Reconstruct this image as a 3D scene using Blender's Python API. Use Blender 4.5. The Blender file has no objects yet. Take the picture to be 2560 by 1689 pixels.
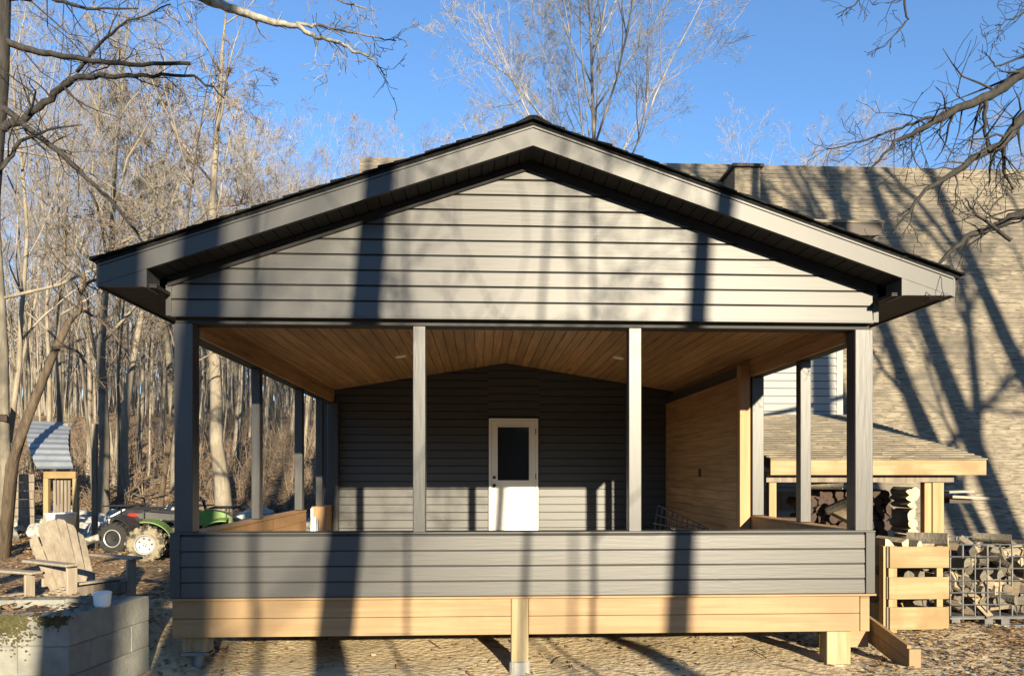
import bpy, math, random
from mathutils import Vector, Matrix
C = bpy.context.scene.collection
R = math.radians
# ------------------------------------------------------------------ camera maths
F, PSI, CX, HY, ZC = 1815.0, math.atan(81/1815.0), 1280.0, 1183.0, 1.8
def at(px, py, Y):
    """world point seen at a pixel of the 2560-wide photograph, at depth Y"""
    X = Y*math.tan(math.atan((px-CX)/F)+PSI)
    d = X*math.sin(PSI)+Y*math.cos(PSI)
    return Vector((X, Y, ZC+(HY-py)*d/F))
def dsp(x, y, Y): return at(x*1.077, y*1.077, Y)

def sm(a, b, x):
    t = max(0, min(1, (x-a)/(b-a))); return t*t*(3-2*t)
def ground_z(x, y):
    left = sm(-2.35, -3.5, x)
    z = 0.36*sm(5.7, 7.3, y)*left
    far = sm(12, 40, y)*left*0.8 + (max(0, min(y, 85)-19)*.115)*left + sm(30, 90, y)*1.2 + sm(60,220,y)*6
    z += far
    z += -0.10*sm(4.0, 1.0, y)
    z += 0.03*math.sin(x*1.7+y*.6)*math.sin(y*1.3-x*.4) + 0.018*math.sin(x*4.1+1)*math.sin(y*3.7)
    z += 11*sm(-22, -75, y)  # unseen hill behind the camera, added to block low sky light
    if y > 12: z += 0.12*math.sin(x*.5+2)*math.sin(y*.37)*sm(12, 20, y)
    return z

# ------------------------------------------------------------------ materials
MATS = {}
def mat(name, c1, c2=None, scale=4., stretch=(1,1,1), rough=.65, bump=0., bscale=None, island=0., metal=0., spec=.4,
        lo=.35, hi=.65, c3=None, s3=1.2, lo3=.45, hi3=.62, detail=6., bdist=.01, K=.55, knots=0.):
    c1 = tuple(K*q for q in c1); c2 = tuple(K*q for q in c2) if c2 else None; c3 = tuple(K*q for q in c3) if c3 else None
    m = bpy.data.materials.new(name); m.use_nodes = True
    nt = m.node_tree; N = nt.nodes; L = nt.links
    b = N['Principled BSDF']; b.inputs['Roughness'].default_value = rough; b.inputs['Metallic'].default_value = metal
    b.inputs['Specular IOR Level'].default_value = spec
    tc = N.new('ShaderNodeTexCoord'); mp = N.new('ShaderNodeMapping'); mp.inputs['Scale'].default_value = stretch
    L.new(tc.outputs['Object'], mp.inputs['Vector'])
    vec = mp.outputs['Vector']
    if island:
        g = N.new('ShaderNodeNewGeometry'); ad = N.new('ShaderNodeVectorMath'); ad.operation = 'ADD'
        ml = N.new('ShaderNodeMath'); ml.operation = 'MULTIPLY'; ml.inputs[1].default_value = 37.
        L.new(g.outputs['Random Per Island'], ml.inputs[0]); L.new(vec, ad.inputs[0]); L.new(ml.outputs[0], ad.inputs[1]); vec = ad.outputs[0]
    nz = N.new('ShaderNodeTexNoise'); nz.inputs['Scale'].default_value = scale; nz.inputs['Detail'].default_value = detail; nz.inputs['Roughness'].default_value = .6
    L.new(vec, nz.inputs['Vector'])
    cr = N.new('ShaderNodeValToRGB'); e = cr.color_ramp.elements
    e[0].position = lo; e[1].position = hi
    e[0].color = (*c1, 1); e[1].color = (*(c2 or c1), 1)
    L.new(nz.outputs['Fac'], cr.inputs['Fac'])
    col = cr.outputs['Color']
    if c3:
        n3 = N.new('ShaderNodeTexNoise'); n3.inputs['Scale'].default_value = s3; n3.inputs['Detail'].default_value = 5.
        L.new(tc.outputs['Object'], n3.inputs['Vector'])
        r3 = N.new('ShaderNodeValToRGB'); r3.color_ramp.elements[0].position = lo3; r3.color_ramp.elements[1].position = hi3
        L.new(n3.outputs['Fac'], r3.inputs['Fac'])
        mx = N.new('ShaderNodeMixRGB'); L.new(r3.outputs['Color'], mx.inputs['Fac']); L.new(col, mx.inputs['Color1']); mx.inputs['Color2'].default_value = (*c3, 1)
        col = mx.outputs['Color']
    if knots:
        vo = N.new('ShaderNodeTexVoronoi'); vo.inputs['Scale'].default_value = knots; L.new(vec, vo.inputs['Vector'])
        kr = N.new('ShaderNodeValToRGB'); kr.color_ramp.elements[0].position = .05; kr.color_ramp.elements[1].position = .13
        kr.color_ramp.elements[0].color = (.30,.22,.16,1); kr.color_ramp.elements[1].color = (1,1,1,1)
        L.new(vo.outputs['Distance'], kr.inputs['Fac'])
        km = N.new('ShaderNodeMixRGB'); km.blend_type = 'MULTIPLY'; km.inputs['Fac'].default_value = .75; L.new(col, km.inputs['Color1']); L.new(kr.outputs['Color'], km.inputs['Color2']); col = km.outputs['Color']
    if island:
        hs = N.new('ShaderNodeHueSaturation'); mr = N.new('ShaderNodeMapRange')
        mr.inputs['To Min'].default_value = 1-island; mr.inputs['To Max'].default_value = 1+island
        L.new(g.outputs['Random Per Island'], mr.inputs['Value']); L.new(mr.outputs[0], hs.inputs['Value']); L.new(col, hs.inputs['Color']); col = hs.outputs['Color']
    L.new(col, b.inputs['Base Color'])
    if bump:
        bn = N.new('ShaderNodeTexNoise'); bn.inputs['Scale'].default_value = bscale or scale*2; bn.inputs['Detail'].default_value = 8.
        L.new(vec, bn.inputs['Vector'])
        bp = N.new('ShaderNodeBump'); bp.inputs['Strength'].default_value = bump; bp.inputs['Distance'].default_value = bdist
        L.new(bn.outputs['Fac'], bp.inputs['Height']); L.new(bp.outputs['Normal'], b.inputs['Normal'])
    MATS[name] = m
    return m

mat('siding', (.235,.232,.225), (.285,.28,.27), 2.2, (.35,1,6), .48, .10, 9, spec=.60, island=.05, c3=(.25,.243,.228), s3=.9, K=0.115)
mat('white_siding', (.60,.60,.585), (.66,.66,.64), 2., (.4,1,5), .6, .1, 9, spec=.2, island=.03, K=0.36)
mat('trim_metal', (.215,.215,.215), (.26,.26,.255), 1.6, (1,1,1), .47, .1, 5, spec=.48, c3=(.235,.232,.225), K=0.13)
mat('dark_post', (.22,.222,.222), (.29,.29,.285), 3, (5,5,.5), .45, .15, 6, spec=.6, c3=(.20,.203,.207), s3=1.6, K=0.115)
mat('shade_black', (.014,.014,.015), (.02,.02,.021), 4, (1,1,1), .8, 0, spec=.1, K=1.)
mat('dark_soffit', (.06,.06,.062), (.075,.075,.076), 2, (1,1,1), .7, .05, 9, island=.05, K=0.28)
mat('black_shingle', (.010,.011,.012), (.022,.023,.024), 30, (1,1,1), .95, .5, 60, island=.2, spec=.08)
mat('roof_shingle', (.16,.135,.095), (.40,.34,.25), 26, (.16,1,1), .92, .5, 60, island=.09, c3=(.25,.215,.165), s3=1.3, lo=.36, hi=.56, K=.5)
mat('pine_ceiling', (.27,.15,.065), (.43,.255,.115), 3., (6,.35,6), .5, .1, 8, island=.18, K=0.95, knots=1.1)
mat('pine_wall', (.29,.16,.07), (.42,.25,.115), 3., (6,.35,6), .55, .1, 8, island=.12, K=0.85, knots=1.1, lo=.40, hi=.58)
mat('rim_wood', (.49,.31,.145), (.60,.40,.205), 2.4, (.35,6,7), .6, .15, 8, island=.07, c3=(.46,.30,.15), s3=1.5, knots=1.1, lo=.40, hi=.58, K=0.42)
mat('post_wood', (.42,.31,.15), (.56,.45,.26), 2.6, (7,7,.4), .65, .2, 8, island=.05, K=0.5, knots=1.1, lo=.40, hi=.58)
mat('orange_wood', (.52,.27,.11), (.64,.37,.17), 2.6, (7,7,.35), .6, .15, 8, island=.05, knots=1.1)
mat('yellow_wood', (.58,.39,.16), (.70,.52,.26), 2.4, (.4,7,7), .6, .15, 8, island=.08, c3=(.50,.33,.13), s3=2.5, knots=1.1, K=0.33, lo=.40, hi=.58)
mat('yellow_post', (.55,.35,.14), (.68,.48,.22), 2.4, (7,7,.4), .6, .15, 8, island=.05, knots=1.1, K=0.36, lo=.40, hi=.58)
mat('weathered', (.20,.16,.12), (.33,.275,.21), 3, (6,6,.6), .8, .3, 9, island=.1)
mat('chair_wood', (.30,.245,.18), (.44,.375,.29), 3, (6,6,.5), .75, .25, 9, island=.08, K=0.66)
mat('concrete_block', (.24,.235,.205), (.35,.345,.30), 5, (1,1,1), .92, .6, 50, island=.06, c3=(.20,.21,.155), s3=1.6, lo3=.5, hi3=.75, K=0.62)
mat('moss', (.13,.12,.035), (.26,.23,.09), 18, (1,1,1), .95, .6, 50, K=0.34)
mat('concrete', (.42,.41,.37), (.55,.54,.5), 8, (1,1,1), .9, .4, 40)
mat('galvanised', (.36,.40,.46), (.46,.50,.55), 5, (1,1,1), .45, .1, 9, metal=.6, K=0.5)
mat('wire', (.34,.35,.36), (.5,.51,.52), 9, (1,1,1), .45, 0, metal=.5, K=0.28)
mat('dark_wire', (.12,.12,.125), (.2,.2,.2), 9, (1,1,1), .5, 0, metal=.3)
mat('white_paint', (.78,.775,.73), (.82,.815,.77), 2, (1,1,1), .4, .05, 9, K=.95)
mat('door_white', (.74,.72,.66), (.80,.78,.72), 1.2, (1,1,1), .4, .05, 9, K=.95)
mat('black_metal', (.02,.02,.02), (.03,.03,.03), 5, (1,1,1), .35, 0, spec=.5)
mat('rubber', (.022,.022,.022), (.04,.038,.035), 12, (1,1,1), .85, .3, 40)
mat('muddy_rubber', (.05,.046,.038), (.34,.29,.19), 9, (1,1,1), .9, .4, 40, lo=.42, hi=.55)
mat('alloy', (.6,.6,.58), (.75,.75,.72), 6, (1,1,1), .35, 0, metal=.4)
mat('green_plastic', (.13,.36,.03), (.22,.46,.08), 5, (1,1,1), .5, .1, 9, spec=.35, c3=(.20,.24,.09), s3=5)
mat('red_plastic', (.36,.03,.025), (.48,.06,.05), 4, (1,1,1), .35, 0, spec=.5)
mat('white_plastic', (.7,.7,.68), (.8,.8,.78), 4, (1,1,1), .4, 0, K=.95)
mat('black_plastic', (.022,.022,.024), (.04,.04,.042), 9, (1,1,1), .5, .1, 40)
mat('bark_tan', (.235,.20,.15), (.46,.40,.31), 5, (3,3,.6), .9, .6, 14, lo=.3, hi=.7, c3=(.30,.25,.18), s3=1.2, bdist=.02, K=0.56)
mat('bark_grey', (.19,.165,.125), (.38,.33,.255), 5, (3,3,.6), .9, .6, 14, lo=.3, hi=.7, c3=(.13,.115,.09), s3=1.0, bdist=.02, K=0.5)
mat('twig_tan', (.34,.295,.245), (.47,.415,.35), 2, (1,1,1), .9, K=0.55)
mat('twig_pink', (.36,.325,.295), (.50,.455,.42), 2, (1,1,1), .9, K=0.6)
mat('deck_floor', (.36,.29,.20), (.48,.40,.29), 3, (.5,6,6), .7, .2, 9, island=.08, K=.95)
mat('twig_pale', (.34,.305,.26), (.52,.475,.41), 1.2, (1,1,1), .9, K=.62)
mat('bark_dark', (.045,.04,.036), (.11,.10,.088), 6, (3,3,.6), .9, .5, 14, bdist=.02, K=0.32)
mat('bark_mid', (.11,.09,.065), (.26,.22,.16), 5, (3,3,.6), .9, .5, 14, bdist=.02)
mat('bark_pale', (.32,.30,.25), (.56,.53,.46), 7, (3,3,1), .85, .5, 14, lo=.4, hi=.6, c3=(.12,.11,.09), s3=6, lo3=.55, hi3=.6, bdist=.02)
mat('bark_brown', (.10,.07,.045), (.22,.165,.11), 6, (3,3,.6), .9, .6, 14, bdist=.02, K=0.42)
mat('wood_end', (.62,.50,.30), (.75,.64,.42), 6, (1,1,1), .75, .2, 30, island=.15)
mat('wood_shaded_end', (.15,.075,.05), (.27,.15,.10), 6, (1,1,1), .8, .2, 30, island=.3, K=0.16)  # firewood darkened in colour to carry the shade of the stack
mat('wood_split', (.36,.27,.17), (.56,.45,.30), 5, (4,4,.8), .8, .3, 20, island=.2)
mat('wood_grey', (.30,.26,.20), (.50,.44,.35), 5, (4,4,.8), .85, .3, 20, island=.25, K=0.27)
mat('stone', (.26,.25,.235), (.46,.44,.40), 3, (1,1,1), .9, .6, 12, c3=(.19,.19,.15), s3=2.5, K=1.0)
mat('leaf', (.19,.105,.045), (.42,.26,.12), 1.3, (1,1,1), .8, 0, island=.45)
mat('leaf_pale', (.42,.33,.2), (.62,.52,.35), 1.3, (1,1,1), .8, 0, island=.3)
mat('soil', (.10,.07,.045), (.2,.14,.085), 8, (1,1,1), .95, .5, 30)
mat('brush', (.17,.12,.085), (.31,.245,.175), 1.3, (1,1,1), .9)
mat('light_trim', (.8,.8,.78), (.8,.8,.78), 2, rough=.5, K=.95)
mat('brown_tin', (.07,.04,.03), (.11,.065,.045), 3, rough=.6, K=0.3)
mat('grey_plank', (.33,.30,.25), (.50,.46,.39), 3, (.5,6,6), .8, .3, 9, island=.1)
# glass
g = bpy.data.materials.new('door_glass'); g.use_nodes = True; b = g.node_tree.nodes['Principled BSDF']
b.inputs['Base Color'].default_value = (.012,.014,.018,1); b.inputs['Roughness'].default_value = .04; b.inputs['Specular IOR Level'].default_value = .5
MATS['door_glass'] = g
# ground material: leaf litter with a sandy dirt yard near the porch
def ground_material():
    m = bpy.data.materials.new('forest_floor'); m.use_nodes = True; nt = m.node_tree; N = nt.nodes; L = nt.links
    b = N['Principled BSDF']; b.inputs['Roughness'].default_value = .95; b.inputs['Specular IOR Level'].default_value = .15
    tc = N.new('ShaderNodeTexCoord')
    def noise(s, d=8., r=.65):
        n = N.new('ShaderNodeTexNoise'); n.inputs['Scale'].default_value = s; n.inputs['Detail'].default_value = d; n.inputs['Roughness'].default_value = r
        L.new(tc.outputs['Object'], n.inputs['Vector']); return n.outputs['Fac']
    def ramp(f, stops):
        r = N.new('ShaderNodeValToRGB'); e = r.color_ramp.elements
        while len(e) < len(stops): e.new(.5)
        for i, (p, c) in enumerate(stops): e[i].position = p; e[i].color = (*c, 1)
        L.new(f, r.inputs['Fac']); return r.outputs['Color']
    vor = N.new('ShaderNodeTexVoronoi'); vor.inputs['Scale'].default_value = 16.; L.new(tc.outputs['Object'], vor.inputs['Vector'])
    sep = N.new('ShaderNodeSeparateColor'); L.new(vor.outputs['Color'], sep.inputs['Color'])
    leaf = ramp(sep.outputs['Red'], [(0,(.09,.055,.032)),(.35,(.19,.12,.065)),(.7,(.29,.195,.11)),(1,(.38,.28,.175))])
    dirt = ramp(noise(7.), [(.3,(.40,.305,.185)),(.5,(.50,.40,.255)),(.7,(.56,.47,.31))])
    mot = ramp(noise(60., 4.), [(.34,(.55,.5,.45)),(.5,(1,1,1))])
    mul = N.new('ShaderNodeMixRGB'); mul.blend_type = 'MULTIPLY'; mul.inputs['Fac'].default_value = .8; L.new(dirt, mul.inputs['Color1']); L.new(mot, mul.inputs['Color2'])
    # mask: distance from the porch front
    vm = N.new('ShaderNodeVectorMath'); vm.operation = 'SUBTRACT'; vm.inputs[1].default_value = (1.2, 7.6, 0); L.new(tc.outputs['Object'], vm.inputs[0])
    vs = N.new('ShaderNodeVectorMath'); vs.operation = 'MULTIPLY'; vs.inputs[1].default_value = (.20,.27,0); L.new(vm.outputs[0], vs.inputs[0])
    ln = N.new('ShaderNodeVectorMath'); ln.operation = 'LENGTH'; L.new(vs.outputs[0], ln.inputs[0])
    ad = N.new('ShaderNodeMath'); ad.operation = 'ADD'; L.new(ln.outputs['Value'], ad.inputs[0])
    nm = N.new('ShaderNodeMath'); nm.operation = 'MULTIPLY_ADD'; nm.inputs[1].default_value = 1.1; nm.inputs[2].default_value = -.55; L.new(noise(1.3), nm.inputs[0]); L.new(nm.outputs[0], ad.inputs[1])
    mk = ramp(ad.outputs[0], [(.85,(0,0,0)),(1.12,(1,1,1))])
    mx = N.new('ShaderNodeMixRGB'); L.new(mk, mx.inputs['Fac']); L.new(mul.outputs[0], mx.inputs['Color1']); L.new(leaf, mx.inputs['Color2'])
    L.new(mx.outputs[0], b.inputs['Base Color'])
    bp = N.new('ShaderNodeBump'); bp.inputs['Strength'].default_value = .45; bp.inputs['Distance'].default_value = .03
    ah = N.new('ShaderNodeMath'); ah.operation = 'ADD'; L.new(noise(26.), ah.inputs[0]); L.new(vor.outputs['Distance'], ah.inputs[1])
    L.new(ah.outputs[0], bp.inputs['Height']); L.new(bp.outputs['Normal'], b.inputs['Normal'])
    MATS['ground'] = m
ground_material()

# ------------------------------------------------------------------ mesh builder
class MB:
    def __init__(s): s.v = []; s.f = []; s.mi = []
    def add(s, vs, fs, mi=0):
        o = len(s.v); s.v.extend([tuple(v) for v in vs]); s.f.extend([tuple(i+o for i in f) for f in fs]); s.mi.extend([mi]*len(fs))
    def box(s, x0, x1, y0, y1, z0, z1, mi=0, M=None, c=0.0):
        if c <= 0:
            v = [Vector((x, y, z)) for z in (z0, z1) for y in (y0, y1) for x in (x0, x1)]
            f = [(0,2,3,1),(4,5,7,6),(0,1,5,4),(2,6,7,3),(0,4,6,2),(1,3,7,5)]
        else:   # chamfered along the vertical and horizontal edges
            v = []; f = []
            cx, cy, cz = (x0+x1)/2, (y0+y1)/2, (z0+z1)/2; hx, hy, hz = (x1-x0)/2, (y1-y0)/2, (z1-z0)/2
            idx = {}
            def V(a, b_, d, ax):
                k = (a, b_, d, ax)
                if k not in idx:
                    q = [hx, hy, hz]
                    for i in range(3):
                        if i != ax: q[i] -= c
                    v.append(Vector((cx+a*q[0], cy+b_*q[1], cz+d*q[2]))); idx[k] = len(v)-1
                return idx[k]
            for ax in range(3):
                for sg in (-1, 1):
                    o = [i for i in range(3) if i != ax]; lp = []
                    for (p, q) in ((-1,-1),(1,-1),(1,1),(-1,1)):
                        t = [0,0,0]; t[ax] = sg; t[o[0]] = p; t[o[1]] = q; lp.append(V(*t, ax))
                    if (sg < 0) != (ax == 1): lp.reverse()
                    f.append(tuple(lp))
            for ax in range(3):
                o = [i for i in range(3) if i != ax]
                for p in (-1,1):
                    for q in (-1,1):
                        def T(e):
                            t = [0,0,0]; t[ax] = e; t[o[0]] = p; t[o[1]] = q; return t
                        f.append((V(*T(-1), o[0]), V(*T(-1), o[1]), V(*T(1), o[1]), V(*T(1), o[0])))
            for a in (-1,1):
                for b_ in (-1,1):
                    for d in (-1,1): f.append((V(a,b_,d,0), V(a,b_,d,1), V(a,b_,d,2)))
        if M is not None: v = [M @ p for p in v]
        s.add(v, f, mi)
    def beam(s, a, b, w, h, mi=0, up=(0,0,1)):
        a = Vector(a); b = Vector(b); d = (b-a); L = d.length; d.normalize()
        u = Vector(up); x = d.cross(u)
        if x.length < 1e-4: x = d.cross(Vector((0,1,0)))
        x.normalize(); z = x.cross(d)
        v = [a+x*(i*w/2)+z*(j*h/2)+d*(k*L) for k in (0,1) for j in (-1,1) for i in (-1,1)]
        s.add(v, [(0,2,3,1),(4,5,7,6),(0,1,5,4),(2,6,7,3),(0,4,6,2),(1,3,7,5)], mi)
    def prism(s, poly, y0, y1, mi=0, M=None):
        """polygon in XZ pushed from y0 to y1"""
        n = len(poly); v = [Vector((p[0], y0, p[1])) for p in poly]+[Vector((p[0], y1, p[1])) for p in poly]
        if M is not None: v = [M @ p for p in v]
        s.add(v, [tuple(range(n)), tuple(range(2*n-1, n-1, -1))]+[(i, i+n, (i+1)%n+n, (i+1)%n) for i in range(n)], mi)
    def tube(s, pts, rad, k=6, mi=0, cap=True):
        n = len(pts); o = len(s.v)
        ref = Vector((.31,.17,.93))
        for i in range(n):
            d = (pts[min(i+1,n-1)]-pts[max(i-1,0)])
            if d.length < 1e-9: d = Vector((0,0,1))
            d.normalize()
            a = d.cross(ref)
            if a.length < .05: a = d.cross(Vector((1,0,0)))
            a.normalize(); b = d.cross(a); r = rad[i]; p = pts[i]
            for j in range(k):
                t = 6.28318530718*j/k; s.v.append(tuple(p+a*(r*math.cos(t))+b*(r*math.sin(t))))
        for i in range(n-1):
            for j in range(k):
                q = o+i*k; s.f.append((q+j, q+(j+1)%k, q+k+(j+1)%k, q+k+j)); s.mi.append(mi)
        if cap:
            s.f.append(tuple(o+j for j in range(k-1,-1,-1))); s.f.append(tuple(o+(n-1)*k+j for j in range(k))); s.mi += [mi, mi]
    def lathe(s, prof, k=20, M=None, mi=0):
        """profile of (radius, height) round the local Z axis"""
        v = []
        for r, z in prof:
            for j in range(k):
                t = 2*math.pi*j/k; v.append(Vector((r*math.cos(t), r*math.sin(t), z)))
        if M is not None: v = [M @ p for p in v]
        fs = [(i*k+j, i*k+(j+1)%k, (i+1)*k+(j+1)%k, (i+1)*k+j) for i in range(len(prof)-1) for j in range(k)]
        s.add(v, fs, mi)
    def build(s, name, m, parent=None, smooth=False, loc=None):
        off = Vector((0,0,0))
        p = parent
        while p is not None: off += p.location; p = p.parent
        if loc is not None: off = Vector(loc)
        me = bpy.data.meshes.new(name)
        me.from_pydata([(x-off.x, y-off.y, z-off.z) for x, y, z in s.v], [], s.f)
        for q in (m if isinstance(m, (list, tuple)) else [m]): me.materials.append(MATS[q])
        if isinstance(m, (list, tuple)): me.polygons.foreach_set('material_index', s.mi)
        if smooth: me.polygons.foreach_set('use_smooth', [True]*len(s.f))
        me.update()
        o = bpy.data.objects.new(name, me); C.objects.link(o)
        if parent is not None: o.parent = parent
        elif loc is not None: o.location = loc
        return o
def tag(o, label=None, cat=None, group=None, kind=None):
    if label: o['label'] = label
    if cat: o['category'] = cat
    if group: o['group'] = group
    if kind: o['kind'] = kind
    return o
def thing(name, label, cat, loc=(0,0,0), group=None):
    o = bpy.data.objects.new(name, None); C.objects.link(o); o.location = loc; o.empty_display_size = .2
    return tag(o, label, cat, group)
def copy_tree(o, parent=None):
    c = o.copy(); C.objects.link(c)
    if parent is not None: c.parent = parent
    for ch in list(o.children): copy_tree(ch, c)
    return c

def laps(mb, z0, n, course, lim, y, lip=.022):
    """n lapped courses facing -Y; lim(z) gives the left and right ends"""
    for i in range(n):
        a = z0+i*course; b_ = a+course
        l0, r0 = lim(a); l1, r1 = lim(b_)
        if r0-l0 < .02: break
        if r1 < l1: l1 = r1 = (l1+r1)/2
        o1 = .004
        jr = random.Random(int(z0*1000)+i*7+int(abs(l0)*10)); cuts = []; xj = l0+jr.uniform(.8, 3.6)
        while xj < min(r0, r1)-.5: cuts.append(xj); xj += jr.uniform(2.4, 3.7)
        segs = list(zip([None]+cuts, cuts+[None]))
        for k, (ja, jb) in enumerate(segs):
            q0, q1 = (l0, l1) if ja is None else (ja-.02, ja-.02)
            p0, p1 = (r0, r1) if jb is None else (jb, jb)
            ex = .0016*(k % 2); m_ = max(2, int((p0-q0)/.6)); wv = [jr.uniform(-.0012,.0012) for _ in range(m_+1)]
            vv = []
            for t in range(m_+1):
                f = t/m_; xa = q0+(p0-q0)*f; xb = q1+(p1-q1)*f; y_ = y-lip-ex+wv[t]
                vv += [(xa,y_,a+wv[t]),(xa+(xb-xa)*.87,y_+lip*.26,b_-.018),(xb,y-.002-ex,b_),(xa,y,a)]
            ff = []
            for t in range(m_):
                o_ = 4*t; ff += [(o_,o_+4,o_+5,o_+1),(o_+1,o_+5,o_+6,o_+2),(o_+3,o_+7,o_+4,o_)]
            mb.add(vv, ff)
        continue
        v = [(l0,y-lip,a),(r0,y-lip,a),(r1,y-o1,b_),(l1,y-o1,b_),(l0,y,a),(r0,y,a),(l0,y-lip,a+.012),(r0,y-lip,a+.012)]
        mb.add(v, [(0,1,7,6),(6,7,2,3),(4,5,1,0)])

# ================================================================== SETTING
mb = MB()
def axis(fine0, fine1, step, far):
    a = []; x = fine0
    while x <= fine1: a.append(x); x += step
    st = step
    x = fine1
    while x < far: st *= 1.35; x += st; a.append(x)
    st = step; x = fine0
    while x > -far: st *= 1.35; x -= st; a.insert(0, x)
    return a
xs = axis(-14, 14, .25, 420); ys = axis(-2, 20, .25, 420)
for y in ys:
    for x in xs: mb.v.append((x, y, ground_z(x, y)))
nx = len(xs)
for j in range(len(ys)-1):
    for i in range(nx-1): mb.f.append((j*nx+i, j*nx+i+1, (j+1)*nx+i+1, (j+1)*nx+i)); mb.mi.append(0)
gr = mb.build('ground', 'ground', smooth=True); tag(gr, 'leaf strewn dirt yard rising gently into the wood', 'ground', kind='structure')

# ================================================================== PORCH
Y0, YB = 6.6, 13.0
CXR = .462           # ridge x
SL = .338            # roof slope
EL, ER = -3.2, 4.19  # eaves
porch = thing('porch', 'open porch with black gable roof and grey lap siding on short posts', 'porch', (CXR, 9.6, 0))
# roof deck
ZA = 4.83
def roof_z(x): return ZA-abs(x-CXR)*SL
mb = MB()
for sgn, xe in ((-1, EL-.02), (1, ER+.05)):
    pts = [(CXR, ZA), (xe, roof_z(xe)), (xe, roof_z(xe)-.034), (CXR, ZA-.034)]
    if sgn < 0: pts = pts[::-1]
    mb.prism(pts, 6.24, 13.6)
roof = mb.build('roof', 'black_shingle', porch)
mb = MB(); rng = random.Random(4)
for sgn, xe in ((-1, EL-.05), (1, ER+.08)):
    n = 28; L = (xe-CXR)/n
    for i in range(n):
        xa, xb = CXR+i*L, CXR+(i+1)*L
        za, zb = roof_z(xa)+.006, roof_z(xb)
        t = .022+rng.uniform(-.004, .008); yf = 6.205+rng.uniform(-.012,.012)
        pts = [(xa, za+.008), (xb, zb+t), (xb, zb+.002), (xa, za)]
        if sgn < 0: pts = pts[::-1]
        mb.prism(pts, yf, 13.6)
mb.prism([(CXR-.16, roof_z(CXR-.16)+.02),(CXR-.03, ZA+.036),(CXR+.03, ZA+.036),(CXR+.16, roof_z(CXR+.16)+.02),(CXR, ZA+.01)][::-1], 6.2, 13.6)
mb.build('shingles', 'black_shingle', roof)
# rake fascia boards
def rake(sgn, xe):
    m_ = MB(); h = .165
    top = lambda x: roof_z(x)-.036
    pts = [(CXR, top(CXR)), (xe, top(xe)), (xe, top(xe)-h), (CXR, top(CXR)-h)]
    if sgn < 0: pts = pts[::-1]
    m_.prism(pts, 6.25, 6.29)
    pts = [(CXR, top(CXR)+.001), (xe, top(xe)+.001), (xe, top(xe)-.014), (CXR, top(CXR)-.014)]
    if sgn < 0: pts = pts[::-1]
    m_.prism(pts, 6.238, 6.249)
    return m_
rake(-1, EL).build('rake_fascia', 'trim_metal', porch)
rake(1, ER).build('rake_fascia', 'trim_metal', porch)
# eave box returns and eave fascia
ZS = 3.375
for sgn, xe, xi in ((-1, EL, -2.815), (1, ER, 3.735)):
    m_ = MB(); t = roof_z(xe)-.036-.165
    tin = roof_z(xi)-.036-.165
    pts = [(xe, t-.001), (xi, tin-.001), (xi, ZS), (xe, ZS)] if sgn > 0 else [(xi, tin-.001), (xe, t-.001), (xe, ZS), (xi, ZS)]
    m_.prism(pts[::-1] if sgn > 0 else pts[::-1], 6.254, 6.288)
    m_.box(xi-.012, xi+.012, 6.248, 6.5, ZS-.004, tin-.003)
    m_.build('eave_return', 'trim_metal', porch)
    m_ = MB(); a, b_ = (xe-.018, xe-.001) if sgn < 0 else (xe+.001, xe+.018)
    m_.box(a, b_, 6.25, 13.5, ZS-.01, roof_z(xe)-.034)
    m_.build('eave_fascia', 'trim_metal', porch)
    # level eave soffit in narrow grooved strips
    m_ = MB(); xw = -2.74 if sgn < 0 else 3.66
    y = 6.295
    while y < 13.4:
        m_.box(min(xe, xw), max(xe, xw), y, y+.086, ZS+.004, ZS+.016); y += .094
    m_.box(min(xe,xw), max(xe,xw), 6.295, 13.4, ZS+.022, ZS+.03)
    m_.build('eave_soffit', 'dark_soffit', porch)
# sloped gable soffit
for sgn, xe in ((-1, -2.83), (1, 3.75)):
    m_ = MB(); zz = lambda x: roof_z(x)-.036-.165+.012
    w = .112; x = CXR
    while (x > xe if sgn < 0 else x < xe):
        xb = x+sgn*(w-.010)
        pts = [(x, zz(x)+.012), (xb, zz(xb)+.012), (xb, zz(xb)), (x, zz(x))]
        if sgn < 0: pts = pts[::-1]
        m_.prism(pts, 6.292, 6.598); x += sgn*w
    pts = [(CXR, zz(CXR)+.022), (xe, zz(xe)+.022), (xe, zz(xe)+.016), (CXR, zz(CXR)+.016)]
    if sgn < 0: pts = pts[::-1]
    m_.prism(pts, 6.292, 6.6)
    m_.build('gable_soffit', 'dark_soffit', porch)
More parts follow.
